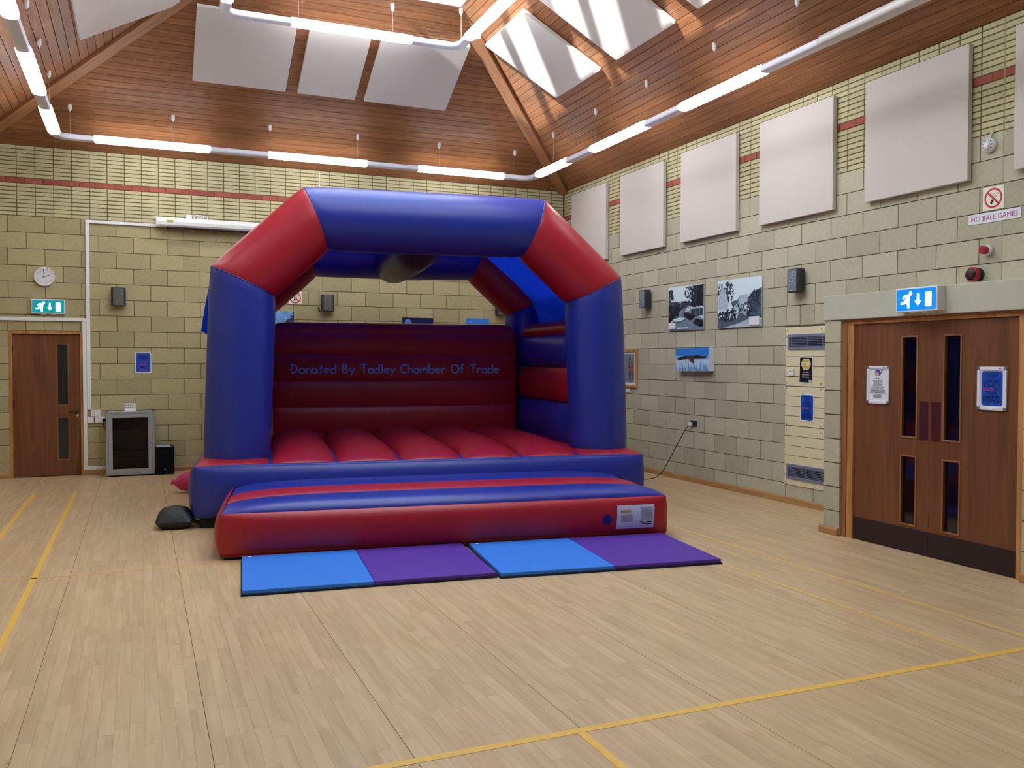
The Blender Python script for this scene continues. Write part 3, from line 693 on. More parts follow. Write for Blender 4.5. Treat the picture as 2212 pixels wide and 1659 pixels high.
# step
SW, SD, SB, SH = 3.93, 1.46, 0.035, 0.375
step = part('step_front', M_REDP, lambda q: q.patch((-0.01, 0, SB), (SW, 0, SB), (SW-0.01, 0, SH), (0.0, 0, SH), 0.065, (0, -1, 0), 60, 14, 14, 2.2, 0.5, 0.55))
part('step_side', M_REDP, lambda q: q.patch((-0.01, SD, SB), (-0.01, 0, SB), (0.0, 0, SH+0.004), (0.05, SD, SH+0.03), 0.07, (-1, 0, 0), 30, 14, 6, 2.2, 0.5, 0.55))
part('step_side', M_REDP, lambda q: q.patch((SW, 0, SB), (SW, SD, SB), (SW-0.03, SD, SH+0.03), (SW-0.01, 0, SH), 0.05, (1, 0, 0), 30, 14, 6, 2.2, 0.5, 0.55))
st = [0.0, 0.50, 0.96, 1.46]
for i in range(3):
    part('step_tube', (M_BLUE, M_REDP, M_BLUE)[i], lambda q: q.patch((0.0+0.034*st[i], st[i], SH), (SW-0.01, st[i], SH), (SW-0.01, st[i+1], SH), (0.0+0.034*st[i+1], st[i+1], SH), 0.098, (0, 0, 1), 60, 14, 6, 2.2, 0.5, 0.5))
part('step_hem', M_REDP, lambda q: q.tube([(0.02+SW*i/20*0.99, -0.004, SB-0.004) for i in range(21)], 0.010, 6))
# base
def corner_lift(p, q, t): return p
base = part('base_front', M_BLUE, lambda q: q.patch((U0, W0, 0.10), (U1, W0, 0.10), (U1, W0, ZF), (U0, W0, ZF), 0.085, (0, -1, 0), 60, 14, 12, 2.2, 0.5, 0.5))
part('base_side', M_BLUE, lambda q: q.patch((U0, W1, 0.10), (U0, W0, 0.10), (U0, W0, ZF), (U0, W1, ZF), 0.09, (-1, 0, 0), 40, 14, 10, 2.2, 0.5, 0.5))
part('base_side', M_BLUE, lambda q: q.patch((U1, W0, 0.10), (U1, W1, 0.10), (U1, W1, ZF), (U1, W0, ZF), 0.09, (1, 0, 0), 40, 14, 10, 2.2, 0.5, 0.5))
part('base_back', M_BLUE, lambda q: q.patch((U1, W1, 0.10), (U0, W1, 0.10), (U0, W1, ZF), (U1, W1, ZF), 0.085, (0, 1, 0), 40, 14, 12, 2.2, 0.5, 0.5))
part('ground_sheet', M_SHEET, lambda q: [q.box(U0+0.04, U1-0.04, W0+0.03, W1-0.04, 0.0, 0.12), q.box(0.02, SW-0.02, 0.0, W0+0.03, 0.0, SB)])
# bouncing floor: tubes between seams
seams = [U0, 0.387, 1.023, 1.665, 2.307, 2.945, 3.575, U1]
for i in range(7):
    side = i in (0, 6)
    part('floor_tube', M_REDP, lambda q: q.patch((seams[i], W0, ZF), (seams[i+1], W0, ZF), (seams[i+1], W1-0.2, ZF), (seams[i], W1-0.2, ZF), 0.085 if side else 0.165, (0, 0, 1), 16, 40, 2.2, 4 if not side else 8, 0.5, 0.62))
for i in range(1, 7):
    part('seam_tape', M_BLUE, lambda q: q.patch((seams[i]-0.024, W0-0.005, ZF+0.0), (seams[i]+0.024, W0-0.005, ZF), (seams[i]+0.024, 2.6, ZF+0.02), (seams[i]-0.024, 2.6, ZF+0.02), 0.026, (0, 0, 1), 6, 14, 2, 6))
part('front_lip', M_BLUE, lambda q: q.tube([(U0+0.06+(U1-U0-0.12)*i/30, W0+0.004, ZF-0.016) for i in range(31)], [0.012]+[0.026]*29+[0.012], 10))
# arches
def arch(wc, pts, r, names):
    P = [Vector((u, wc, z)) for u, z in pts]; k = len(P); Yv = Vector((0, 1, 0))
    dirs = [(P[i+1]-P[i]).normalized() for i in range(k-1)]
    planes = [dirs[0]]+[(dirs[i-1]+dirs[i]).normalized() for i in range(1, k-1)]+[dirs[-1]]
    for i in range(k-1):
        d = dirs[i]; a = Yv; b_ = d.cross(a).normalized(); n = 40; rows = 16; vs = []
        for j in range(rows+1):
            s_ = 0.5-0.5*math.cos(math.pi*j/rows)
            rr = r*(0.955+0.045*max(0, 1-abs(2*s_-1)**6)**0.5)
            for q in range(n):
                t_ = 2*math.pi*q/n; off = a*math.cos(t_)*rr+b_*math.sin(t_)*rr
                t0 = -(off.dot(planes[i]))/d.dot(planes[i]); t1 = (P[i+1]-P[i]).length-(off.dot(planes[i+1]))/d.dot(planes[i+1])
                vs.append(P[i]+off+d*(t0+(t1-t0)*s_))
        fs = [(j*n+q, j*n+(q+1) % n, (j+1)*n+(q+1) % n, (j+1)*n+q) for j in range(rows) for q in range(n)]
        part(names[i][0], names[i][1], lambda mb: mb.add(vs, fs, 0, smooth=True))
        # seam tape where two colours meet
        if 0 < i:
            ring = [P[i]+(a*math.cos(2*math.pi*q/n)+b_*math.sin(2*math.pi*q/n))*r*0.957 for q in range(n)]
            ring = [p_+d*(-((p_-P[i]).dot(planes[i]))/d.dot(planes[i])) for p_ in ring]
            part('arch_seam', M_BLUE, lambda mb: mb.tube(ring, 0.007, 5, closed=True))
AN = [('arch_column', M_BLUE), ('arch_shoulder', M_REDP), ('arch_top', M_BLUE), ('arch_shoulder', M_REDP), ('arch_column', M_BLUE)]
APTS = [(0.055, 0.60), (0.125, 2.415), (0.845, 3.08), (3.165, 3.08), (3.895, 2.42), (3.965, 0.60)]
AR = 0.328
arch(1.87, APTS, AR, AN)
arch(4.52, [(u, z-(0.02 if z > 1 else 0)) for u, z in APTS], AR, AN)
# ridge tube under the roof
part('ridge_tube', M_GREYP, lambda q: q.tube([(1.99, 1.95+2.5*i/24, 2.94-0.02*math.sin(math.pi*i/24)) for i in range(25)], [0.09+0.185*math.sin(min(1, i/6)*math.pi/2) for i in range(25)], 32))
# canopy
cp = [(0.02, 1.95), (0.06, 2.20), (0.135, 2.44), (0.86, 3.10), (2.0, 3.13), (3.15, 3.10), (3.885, 2.44), (3.96, 2.20), (4.0, 1.95)]
def canopy(q):
    fine = []
    for (a, b), (c, d) in zip(cp[:-1], cp[1:]):
        for i in range(8): fine.append((a+(c-a)*i/8, b+(d-b)*i/8))
    fine.append(cp[-1]); vs = []; nw = 26
    for i, (u, z) in enumerate(fine):
        for j in range(nw+1):
            t_ = j/nw; wv = 2.0+2.22*t_
            sag = -0.04*math.sin(math.pi*t_) + 0.010*math.sin(9*t_+i*0.55)+0.007*math.sin(17*t_+i*0.9)
            nx = (u-2.0)/2.4; vs.append((u+sag*nx, wv, z+sag*(0.9 if z > 2.5 else 0.2)))
    fs = [(i*(nw+1)+j, i*(nw+1)+j+1, (i+1)*(nw+1)+j+1, (i+1)*(nw+1)+j) for i in range(len(fine)-1) for j in range(nw)]
    q.add(vs, fs, 0, smooth=True)
part('roof_canopy', M_CANOPY, canopy)
def flap(q):
    vs = []; n, m_ = 10, 10
    for j in range(m_+1):
        t_ = j/m_; z = 2.62-0.69*t_
        for i in range(n+1):
            s_ = i/n; vs.append((-0.20-0.14*t_-0.012*math.sin(7*s_+3*t_), 2.55+1.5*s_+0.1*t_, z+0.01*math.sin(11*s_)))
    q.add(vs, [(j*(n+1)+i, j*(n+1)+i+1, (j+1)*(n+1)+i+1, (j+1)*(n+1)+i) for j in range(m_) for i in range(n)], 0, smooth=True)
part('canopy_flap', M_CANOPY, flap)
def lacing(q):
    pts = [(3.20, 3.04), (3.45, 2.815), (3.70, 2.59), (3.90, 2.40)]
    for (a, b), (c, d) in zip(pts[:-1], pts[1:]):
        for i in range(6):
            f = i/6; u, z = a+(c-a)*f, b+(d-b)*f
            q.tube([(u, 2.36, z-0.085), (u+(c-a)/6, 2.36, z+(d-b)/6-0.085)], 0.004, 5); q.tube([(u, 2.36, z-0.085), (u-0.02, 2.30, z-0.085)], 0.004, 5)
part('canopy_lacing', M_BLACK, lacing)
# back wall of five tubes, rounded top
BWZ = [0.66, 1.02, 1.36, 1.695, 1.985]
bu0, bu1, bw = 0.40, 3.62, 4.16
def rounded_end(p, q, t):
    return p
for i in range(4):
    part('back_wall_tube', M_REDP, lambda q: q.patch((bu0, bw, BWZ[i]), (bu1, bw, BWZ[i]), (bu1, bw, BWZ[i+1]), (bu0, bw, BWZ[i+1]), 0.035, (0, -1, 0), 60, 16, 16, 2, 0.5, 0.75))
def top_tube(q):
    n = 12; vs = []; nu = 60
    for j in range(n+1):
        a = math.pi*(-0.02+0.85*j/n)
        for i in range(nu+1):
            s_ = i/nu; e = max(0.0, 1-abs(2*s_-1)**22)**0.5; vs.append((bu0+(bu1-bu0)*s_, bw+0.14-(0.14+0.0)*math.cos(a)-0.03*math.sin(a)*e, BWZ[4]+0.135*math.sin(a)*(0.45+0.55*e)))
    q.add(vs, [(j*(nu+1)+i, j*(nu+1)+i+1, (j+1)*(nu+1)+i+1, (j+1)*(nu+1)+i) for j in range(n) for i in range(nu)], 0, smooth=True)
part('back_wall_top', M_REDP, top_tube)
part('back_wall_rear', M_REDP, lambda q: q.patch((bu1, bw+0.26, 0.66), (bu0, bw+0.26, 0.66), (bu0, bw+0.26, 2.03), (bu1, bw+0.26, 2.03), 0.05, (0, 1, 0), 30, 12, 12, 6))
part('back_wall_end', M_REDP, lambda q: [q.patch((u, bw, 0.66), (u, bw+0.27, 0.66), (u, bw+0.27, 2.03), (u, bw, 2.03), s_, (s_, 0, 0), 6, 20, 2, 6) for u, s_ in ((bu0, -0.05), (bu1, 0.05))])
# side walls of stacked tubes
sz = [0.62, 1.13, 1.553, 1.94, 2.11]
for su, sn in ((3.74, -1), (0.28, 1)):
    for i in range(4):
        m = (M_BLUE, M_REDP, M_BLUE, M_REDP)[i]
        part('side_wall_tube', m, lambda q: q.patch((su, 2.10, sz[i]), (su, 4.28, sz[i]), (su+(0.0 if i < 3 else -sn*0.14), 4.28, sz[i+1]), (su+(0.0 if i < 3 else -sn*0.14), 2.10, sz[i+1]), 0.09, (sn, 0, 0.6 if i == 3 else 0), 30, 12, 8, 2, 0.5, 0.5))
    part('side_wall_outer', M_BLUE, lambda q: q.patch((su-sn*0.28, 2.1, 0.62), (su-sn*0.28, 4.28, 0.62), (su-sn*0.28, 4.28, 2.09), (su-sn*0.28, 2.1, 2.09), 0.06, (-sn, 0, 0), 20, 12, 8, 6))
# lettering: hand-drawn strokes
def arc(cx, cy, rx, ry, a0, a1, n=10): return [(cx+rx*math.cos(R(a0+(a1-a0)*i/n)), cy+ry*math.sin(R(a0+(a1-a0)*i/n))) for i in range(n+1)]
GL = {
 'D': (0.66, [[(0.06, 0.98), (0.05, 0.02)], [(0.03, 0.98), (0.28, 0.90), (0.48, 0.72), (0.55, 0.50), (0.48, 0.26), (0.28, 0.08), (0.05, 0.02)]]),
 'o': (0.54, [arc(0.26, 0.29, 0.21, 0.27, 90, 450, 18)]),
 'n': (0.52, [[(0.07, 0.56), (0.08, 0.02)], [(0.08, 0.36)]+arc(0.26, 0.34, 0.17, 0.20, 150, 20, 8)+[(0.43, 0.02)]]),
 'a': (0.54, [arc(0.25, 0.28, 0.20, 0.26, 40, 330, 16), [(0.42, 0.56), (0.42, 0.16), (0.50, 0.02)]]),
 't': (0.46, [[(0.24, 0.86), (0.22, 0.02)], [(0.04, 0.60), (0.42, 0.60)]]),
 'e': (0.54, [[(0.06, 0.30), (0.44, 0.34)]+arc(0.25, 0.30, 0.20, 0.26, 15, 320, 16)]),
 'd': (0.56, [arc(0.24, 0.28, 0.19, 0.26, 50, 310, 14), [(0.44, 0.98), (0.43, 0.02)]]),
 'B': (0.62, [[(0.06, 0.98), (0.06, 0.02)], [(0.04, 0.98), (0.30, 0.96), (0.42, 0.82), (0.34, 0.62), (0.08, 0.54), (0.36, 0.50), (0.50, 0.32), (0.42, 0.10), (0.06, 0.02)]]),
 'y': (0.50, [[(0.04, 0.56), (0.24, 0.16)], [(0.46, 0.58), (0.12, -0.28)]]),
 'T': (0.66, [[(0.04, 0.94), (0.62, 0.98)], [(0.34, 0.95), (0.32, 0.02)]]),
 'l': (0.24, [[(0.12, 0.98), (0.11, 0.02)]]),
 'C': (0.62, [[(0.55, 0.78)]+arc(0.36, 0.50, 0.30, 0.46, 55, 310, 16)]),
 'h': (0.54, [[(0.08, 0.98), (0.08, 0.02)], [(0.08, 0.34)]+arc(0.27, 0.34, 0.17, 0.20, 150, 20, 8)+[(0.45, 0.02)]]),
 'm': (0.76, [[(0.06, 0.56), (0.07, 0.02)], [(0.07, 0.36)]+arc(0.21, 0.36, 0.13, 0.18, 150, 10, 7)+[(0.35, 0.04)], [(0.35, 0.36)]+arc(0.50, 0.36, 0.14, 0.18, 150, 10, 7)+[(0.67, 0.02)]]),
 'b': (0.56, [[(0.08, 0.98), (0.08, 0.02)], arc(0.28, 0.28, 0.20, 0.26, 150, -150, 16)]),
 'r': (0.46, [[(0.07, 0.56), (0.09, 0.02)], [(0.09, 0.32), (0.18, 0.48), (0.32, 0.56), (0.42, 0.50)]]),
 'O': (0.78, [arc(0.38, 0.50, 0.32, 0.46, 80, 440, 22)]),
 'f': (0.48, [[(0.44, 0.94), (0.32, 0.98), (0.22, 0.84), (0.20, 0.02)], [(0.04, 0.54), (0.40, 0.54)]]),
 ' ': (0.42, [])}
def letters():
    s_ = 'Donated By Tadley Chamber Of Trade'; tot = sum(GL[c][0] for c in s_); u0, u1 = 0.625, 3.39; k = (u1-u0)/tot; x = u0; h = 0.122
    def surf(z):
        t_ = (z-BWZ[2])/(BWZ[3]-BWZ[2]); return bw-0.035*max(0, 1-abs(2*t_-1)**2)**0.75
    for c in s_:
        if GL[c][1]:
            q = MB()
            for stq in GL[c][1]:
                pts = []
                for (a, b), (c_, d) in zip(stq[:-1], stq[1:]):
                    for i in range(2): pts.append((a+(c_-a)*i/2, b+(d-b)*i/2))
                pts.append(stq[-1])
                for rad, off, mi in ((0.0180, -0.011, 1), (0.0130, 0.0, 0)):
                    q.tube([(x+a*k, surf(1.452+b*h)-off, 1.452+b*h) for a, b in pts], rad, 6, mi)
            q.build('letter', [M_GLETTER, M_LETTERO], castle)
        x += GL[c][0]*k
letters()
# information label and patch on the step
def on_front(z): 
    t_ = (z-SB)/(SH-SB); return -0.065*max(0, 1-abs(2*t_-1)**2.2)**0.55
LB = mat('label_sheet', (196, 204, 232), 0.35, 0.4)
def label_sheet(q):
    n = 10; vs = []
    for j in range(n+1):
        z = 0.098+(0.212)*j/n
        for i in range(5): vs.append((3.415+(0.365)*i/4-0.006*(1-j/n)*2, on_front(z)-0.004, z))
    q.add(vs, [(j*5+i, j*5+i+1, (j+1)*5+i+1, (j+1)*5+i) for j in range(n) for i in range(4)], 0, smooth=True)
lab = part('information_label', LB, label_sheet)
def small_print(q):
    rg_ = random.Random(8)
    def bar(u0_, u1_, z, h, mi):
        vs = [(u0_, on_front(z)-0.0055, z), (u1_, on_front(z)-0.0055, z), (u1_, on_front(z+h)-0.0055, z+h), (u0_, on_front(z+h)-0.0055, z+h)]; q.add(vs, [(0, 1, 2, 3)], mi)
    bar(3.443, 3.545, 0.245, 0.022, 1)
    for i in range(7): bar(3.445+rg_.uniform(0, .012), 3.565-rg_.uniform(0, .012), 0.222-i*0.0095, 0.004, 0)
    for i in range(13): bar(3.64+rg_.uniform(0, .016), 3.765-rg_.uniform(0, .016), 0.285-i*0.0098, 0.004, 0)
    for u, z, l in ((3.63, .150, .03), (3.655, .135, .04), (3.70, .150, .045), (3.70, .132, .045)): bar(u, u+l, z, 0.009, 2)
    for i in range(6): bar(3.44+i*0.05, 3.465+i*0.05, 0.112+rg_.uniform(0, .006), 0.004, 0)
one('label_print', [P_GREY, pm('gold', (176, 146, 60)), P_BLACK], small_print, lab, kind='stuff')
def dot(q):
    n = 20; vs = [(3.315, on_front(0.19)-0.004, 0.19)]+[(3.315+0.045*math.cos(2*math.pi*i/n), on_front(0.19+0.045*math.sin(2*math.pi*i/n))-0.004, 0.19+0.045*math.sin(2*math.pi*i/n)) for i in range(n)]
    q.add(vs, [(0, 1+i, 1+(i+1) % n) for i in range(n)])
part('repair_patch', mat('patch_blue', (20, 34, 120), 0.4, 0.4), dot)
# tied-off air tube at the rear side
part('air_tube', M_PINK, lambda q: q.tube([(-0.40, 3.95, 0.17), (-0.50, 3.94, 0.15), (-0.60, 3.93, 0.135), (-0.69, 3.925, 0.13), (-0.735, 3.92, 0.13), (-0.76, 3.92, 0.135), (-0.79, 3.92, 0.14)], [0.14, 0.135, 0.12, 0.095, 0.05, 0.025, 0.035], 16))

# ------------------------------------------------------------------ sandbag, mats
def sandbag(q):
    n, m_ = 22, 12; L_, Wd, H_ = 0.175, 0.19, 0.13
    ce = lambda i, k: -1+2*i/k
    for sgn in (1, -1):
        vs = []
        for j in range(m_+1):
            b_ = ce(j, m_)
            for i in range(n+1):
                a = ce(i, n); e = max(0, 1-abs(a)**3.2)**0.8*max(0, 1-abs(b_)**3)**0.6
                narrow = 1-0.35*max(0, -a-0.35)**1.0 if a < -0.35 else 1
                z = 0.075+sgn*H_*e*(1 if sgn > 0 else 0.75)
                vs.append((a*L_, b_*Wd*(0.98 if abs(a) < 0.8 else 0.98-0.3*(abs(a)-0.8)), max(0.0, z)+0.004*math.sin(9*a+4*b_)*e))
        fs = [(j*(n+1)+i, j*(n+1)+i+1, (j+1)*(n+1)+i+1, (j+1)*(n+1)+i) for j in range(m_) for i in range(n)]
        if sgn < 0: fs = [f[::-1] for f in fs]
        q.add(vs, fs, 0, smooth=True)
sb = empty('sandbag', Matrix.Translation((0.300, 9.07, 0.0)) @ Matrix.Rotation(R(-4), 4, 'Z'), 'black stuffed sandbag lying on the floor against the bouncy castle', 'sandbag')
one('bag', M_SAND, sandbag, sb); one('bag_strap', M_BLACK, lambda q: q.tube([(0.17, -0.10, 0.07), (0.24, -0.12, 0.04), (0.28, -0.13, 0.02)], 0.018, 6), sb)
def mat_thing(corner, ang, label):
    t = empty('gym_mat', Matrix.Translation((*corner, 0)) @ Matrix.Rotation(R(ang), 4, 'Z'), label, 'gym mat', 'folding mats in front of the bouncy castle step')
    one('mat_section', M_MATB, lambda q: q.cbox(0, 0.908, 0, 1.10, 0.012, 0.042, 0.006), t)
    one('mat_section', M_MATP, lambda q: q.cbox(0.910, 1.818, 0, 1.10, 0.012, 0.042, 0.006), t)
    one('mat_underside', M_MATD, lambda q: q.cbox(-0.006, 1.826, -0.006, 1.106, 0.0, 0.014, 0.003), t)
    one('mat_tag', M_WHITE, lambda q: q.box(0.05, 0.075, 1.05, 1.08, 0.0415, 0.0435), t)
mat_thing((0.627, 6.20), -5.9, 'blue and purple folding mat under the end of the step nearer the sandbag')
mat_thing((2.456, 5.975), -7.7, 'blue and purple folding mat under the step end with the white label')

# ------------------------------------------------------------------ floor markings
def marking(name, x0, x1, y0, y1, m, label):
    b = MB(); b.box(-(x1-x0)/2, (x1-x0)/2, -(y1-y0)/2, (y1-y0)/2, 0, 0.0012); o = b.build(name, m); o.location = ((x0+x1)/2, (y0+y1)/2, 0.0001); tag(o, label, 'floor marking')
marking('floor_line', -0.77, 5.4, 3.345, 3.39, M_YELLOW, 'bright yellow line crossing the open floor in front of the mats')
marking('floor_line', 1.735, 1.775, 0.2, 3.345, M_YELLOW, 'yellow line that meets the crossing line at a right angle')
marking('floor_line', 4.745, 4.80, -1.5, 3.345, M_FAINT, 'worn yellow line continuing past the crossing line nearest the double doors')
marking('floor_line', 4.765, 4.805, 3.39, 10.2, M_FAINT, 'worn yellow line running towards the castle on the side of the double doors')
marking('floor_line', 4.25, 4.29, 3.39, 10.2, M_FAINT, 'worn yellow line passing beside the purple mat corner')
marking('floor_line', -0.762, -0.722, 3.39, 11.95, M_YELLOW, 'yellow line running to the back wall between sandbag and other line')
marking('floor_line', -1.215, -1.175, 3.39, 12.02, M_YELLOW, 'yellow line running to the back wall closest to the single door')
marking('floor_line', -1.175, 1.2, 7.30, 7.33, M_FAINT, 'faint yellow line crossing the floor by the step corner')
marking('floor_line', -1.6, 1.0, 11.965, 11.985, M_FAINT, 'faint thin line crossing the ends of the yellow lines by the cabinet')
marking('floor_line', -1.6, 1.0, 11.40, 11.42, M_FAINT, 'faint thin line just in front of the ends of the yellow lines')

# ------------------------------------------------------------------ things on the back wall
ck = empty('wall_clock', back_frame(-1.209, 2.774), 'round white wall clock with black numerals above the exit sign', 'clock')
one('clock_case', M_WHITE, lambda q: q.lathe([(0.122, 0), (0.131, 0.01), (0.131, 0.03), (0.122, 0.042), (0.116, 0.040), (0.116, 0.034)], 40), ck)
p = Print(); p.disc(0, 0, 0.116, P_WHITE, 40)
for k in range(1, 13):
    a = R(90-30*k); p.text(str(k), 0.090*math.cos(a), 0.090*math.sin(a)-0.0075, 0.017, P_BLACK)
p.build('clock_face', ck, (0, 0, 0.0342))
one('hour_hand', M_BLACK, lambda q: [q.add([(-0.022*c-0.004*-s, -0.022*s-0.004*c, 0.037), (-0.022*c+0.004*-s, -0.022*s+0.004*c, 0.037), (0.082*c+0.003*-s, 0.082*s+0.003*c, 0.037), (0.082*c-0.003*-s, 0.082*s-0.003*c, 0.037)], [(3, 2, 1, 0)]) for c, s in ((math.cos(R(22)), math.sin(R(22))),)], ck)
one('minute_hand', M_BLACK, lambda q: [q.add([(-0.022*c-0.003*-s, -0.022*s-0.003*c, 0.0385), (-0.022*c+0.003*-s, -0.022*s+0.003*c, 0.0385), (0.102*c+0.003*-s, 0.102*s+0.003*c, 0.0385), (0.102*c-0.003*-s, 0.102*s-0.003*c, 0.0385)], [(3, 2, 1, 0)]) for c, s in ((math.cos(R(93)), math.sin(R(93))),)], ck)
# trunking
def trunk(name, label, boxes):
    b = MB(); x, z = boxes[0][0], boxes[0][2]
    for x0, x1, z0, z1 in boxes: b.cbox(x0-x, x1-x, z0-z, z1-z, 0, 0.028, 0.003)
    o = b.build(name, M_WPAINT); o.matrix_world = back_frame(x, z); tag(o, label, 'cable trunking')
trunk('cable_trunking', 'tall white cable trunking rising beside the door to screen height', [(-0.692, -0.645, 0.92, 3.547)])
trunk('cable_trunking', 'short white cable trunking leading along the wall to the screen case', [(-0.692, 0.24, 3.548, 3.592)])
trunk('cable_trunking', 'white cable trunking crossing above the single brown door', [(XL+0.02, -0.694, 2.165, 2.212)])
trunk('cable_trunking', 'white cable trunking dropping from door head to floor beside the door frame', [(-0.742, -0.695, 0.119, 2.164)])
trunk('cable_trunking', 'low white cable trunking running along the skirting to the cabinet', [(-0.742, -0.43, 0.071, 0.118)])
def socket(x0, x1, z0, z1, label, kind):
    t = empty('wall_socket', back_frame(x0, z0), label, 'socket'); W_, H_ = x1-x0, z1-z0
    one('back_box', M_WHITE, lambda q: q.cbox(0, W_, 0, H_, 0, 0.034, 0.004), t)
    n = 2 if kind == 'double' else 1
    for i in range(n):
        cx = W_*(i+0.5)/n
        one('rocker', M_WPAINT, lambda q: q.cbox(cx-0.007, cx+0.007, H_*0.4, H_*0.72, 0.034, 0.039, 0.002), t)
    return t
socket(-0.645, -0.604, 0.828, 0.916, 'white switch plate joined to the foot of the trunking', 'single')
socket(-0.602, -0.52, 0.828, 0.916, 'white switch plate beside another plate over the sockets', 'single')
socket(-0.692, -0.611, 0.738, 0.824, 'white plate with a small dark slot below the switch plates', 'single')
s3 = socket(-0.594, -0.455, 0.738, 0.824, 'white double socket holding a black plug next to the cabinet', 'double')
pl_ = empty('plug', back_frame(-0.478, 0.775, 0.034), 'black plug and lead in the socket by the grey cabinet', 'plug')
one('plug_body', M_BLACK, lambda q: q.cbox(-0.022, 0.022, -0.024, 0.024, 0, 0.035, 0.008), pl_)
one('plug_lead', M_BLACK, lambda q: q.tube([(0, -0.02, 0.02), (-0.012, -0.05, 0.03), (-0.014, -0.09, 0.03), (0.005, -0.12, 0.025), (0.05, -0.135, 0.02)], 0.005, 6), pl_)
# equipment cabinet
CY = 13.30; cz0 = 0.0
cb = empty('equipment_cabinet', back_frame(-0.132, 0, YB-CY), 'grey metal equipment cabinet with glazed door standing against the block wall', 'cabinet')
hw = 0.307; dp = YB-CY-0.03
def carcass(q):
    q.box(-hw, -hw+0.02, 0.022, 0.90, -dp, 0); q.box(hw-0.02, hw, 0.022, 0.90, -dp, 0); q.box(-hw, hw, 0.022, 0.042, -dp, 0); q.box(-hw, hw, 0.88, 0.90, -dp, 0); q.box(-hw, hw, 0.022, 0.90, -dp, -dp+0.01)
one('carcass', M_GREYM, carcass, cb); one('cabinet_interior', mat('cabinet_inside', (22, 22, 26), 0.7, 0.2), lambda q: [q.box(*v) for v in ((-hw+0.021, hw-0.021, 0.043, 0.879, -dp+0.011, -dp+0.02), (-hw+0.0205, -hw+0.024, 0.043, 0.879, -dp+0.02, -0.02), (hw-0.024, hw-0.0205, 0.043, 0.879, -dp+0.02, -0.02), (-hw+0.024, hw-0.024, 0.0425, 0.046, -dp+0.02, -0.02), (-hw+0.024, hw-0.024, 0.876, 0.8795, -dp+0.02, -0.02))], cb)
one('plinth', M_BLACK, lambda q: q.box(-hw+0.03, hw-0.03, 0, 0.022, -dp, -0.04), cb)
for zz in (0.222, 0.322, 0.63): one('rack_shelf', mat('shelf_metal', (96, 98, 104), 0.4, 0.5), lambda q: q.box(-hw+0.05, hw-0.05, zz, zz+0.008, -dp+0.05, -0.05), cb)
def cdoor(q):
    a = hw-0.028; t_ = 0.05
    for bx in ((-a, -a+t_, 0.05, 0.872), (a-t_, a, 0.05, 0.872), (-a+t_, a-t_, 0.05, 0.106), (-a+t_, a-t_, 0.82, 0.872)): q.box(*bx, -0.012, 0.004)
cdr = one('cabinet_door', M_GREYM, cdoor, cb)
def rim(q):
    for bx in ((-hw, -hw+0.026, 0.022, 0.90), (hw-0.026, hw, 0.022, 0.90), (-hw+0.026, hw-0.026, 0.022, 0.046), (-hw+0.026, hw-0.026, 0.876, 0.90)): q.box(*bx, -0.012, 0.002)
one('front_rim', M_GREYM, rim, cb)
one('door_pane', glass_pane('cabinet_glass', (0.5, 0.5, 0.55, 1), 0.025), lambda q: q.box(-hw+0.078, hw-0.078, 0.106, 0.82, -0.006, -0.003), cdr)
one('door_lock', M_BLACK, lambda q: q.lathe([(0.008, 0.004), (0.008, 0.008)], 12, center=(hw-0.05, 0.46, 0)), cdr)
ctl = empty('wall_controller', back_frame(-0.136, 0.90, YB-13.42), 'small white keypad box standing on top of the grey cabinet', 'keypad')
one('keypad_body', M_WHITE, lambda q: q.cbox(-0.073, 0.073, 0.0, 0.112, -0.03, 0.0, 0.006), ctl); one('keypad_foot', M_WHITE, lambda q: q.cbox(-0.10, 0.10, 0.0, 0.006, -0.04, 0.06, 0.002), ctl)
one('keypad_keys', P_GREY, lambda q: [q.cbox(-0.052+i*0.029-0.007, -0.052+i*0.029+0.007, zz, zz+0.014, 0, 0.003, 0.001) for i in range(4) for zz in (0.052, 0.08)], ctl)
sw = empty('subwoofer', back_frame(0.315, 0, YB-13.30), 'black subwoofer box on the floor beside the grey cabinet', 'speaker')
one('speaker_cabinet', mat('sub_black', (12, 14, 22), 0.6, 0.3), lambda q: q.cbox(-0.123, 0.123, 0.02, 0.395, -0.34, 0, 0.006), sw)
one('speaker_grille', mat('sub_grille', (9, 11, 20), 0.85, 0.2), lambda q: q.cbox(-0.112, 0.112, 0.05, 0.385, 0, 0.008, 0.003), sw)
one('speaker_feet', M_BLACK, lambda q: [q.box(x-0.02, x+0.02, 0, 0.022, zz-0.02, zz+0.02) for x in (-0.09, 0.09) for zz in (-0.3, -0.04)], sw)
one('speaker_badge', P_GREY, lambda q: q.box(-0.018, 0.014, 0.07, 0.082, 0.008, 0.0095), sw)
bx_ = empty('papers', back_frame(0.30, 0.3955, YB-13.34), 'pale blue paper lying on the black subwoofer', 'paper')
one('sheet', P_LGREY, lambda q: q.box(-0.10, 0.09, 0, 0.004, -0.2, 0), bx_)
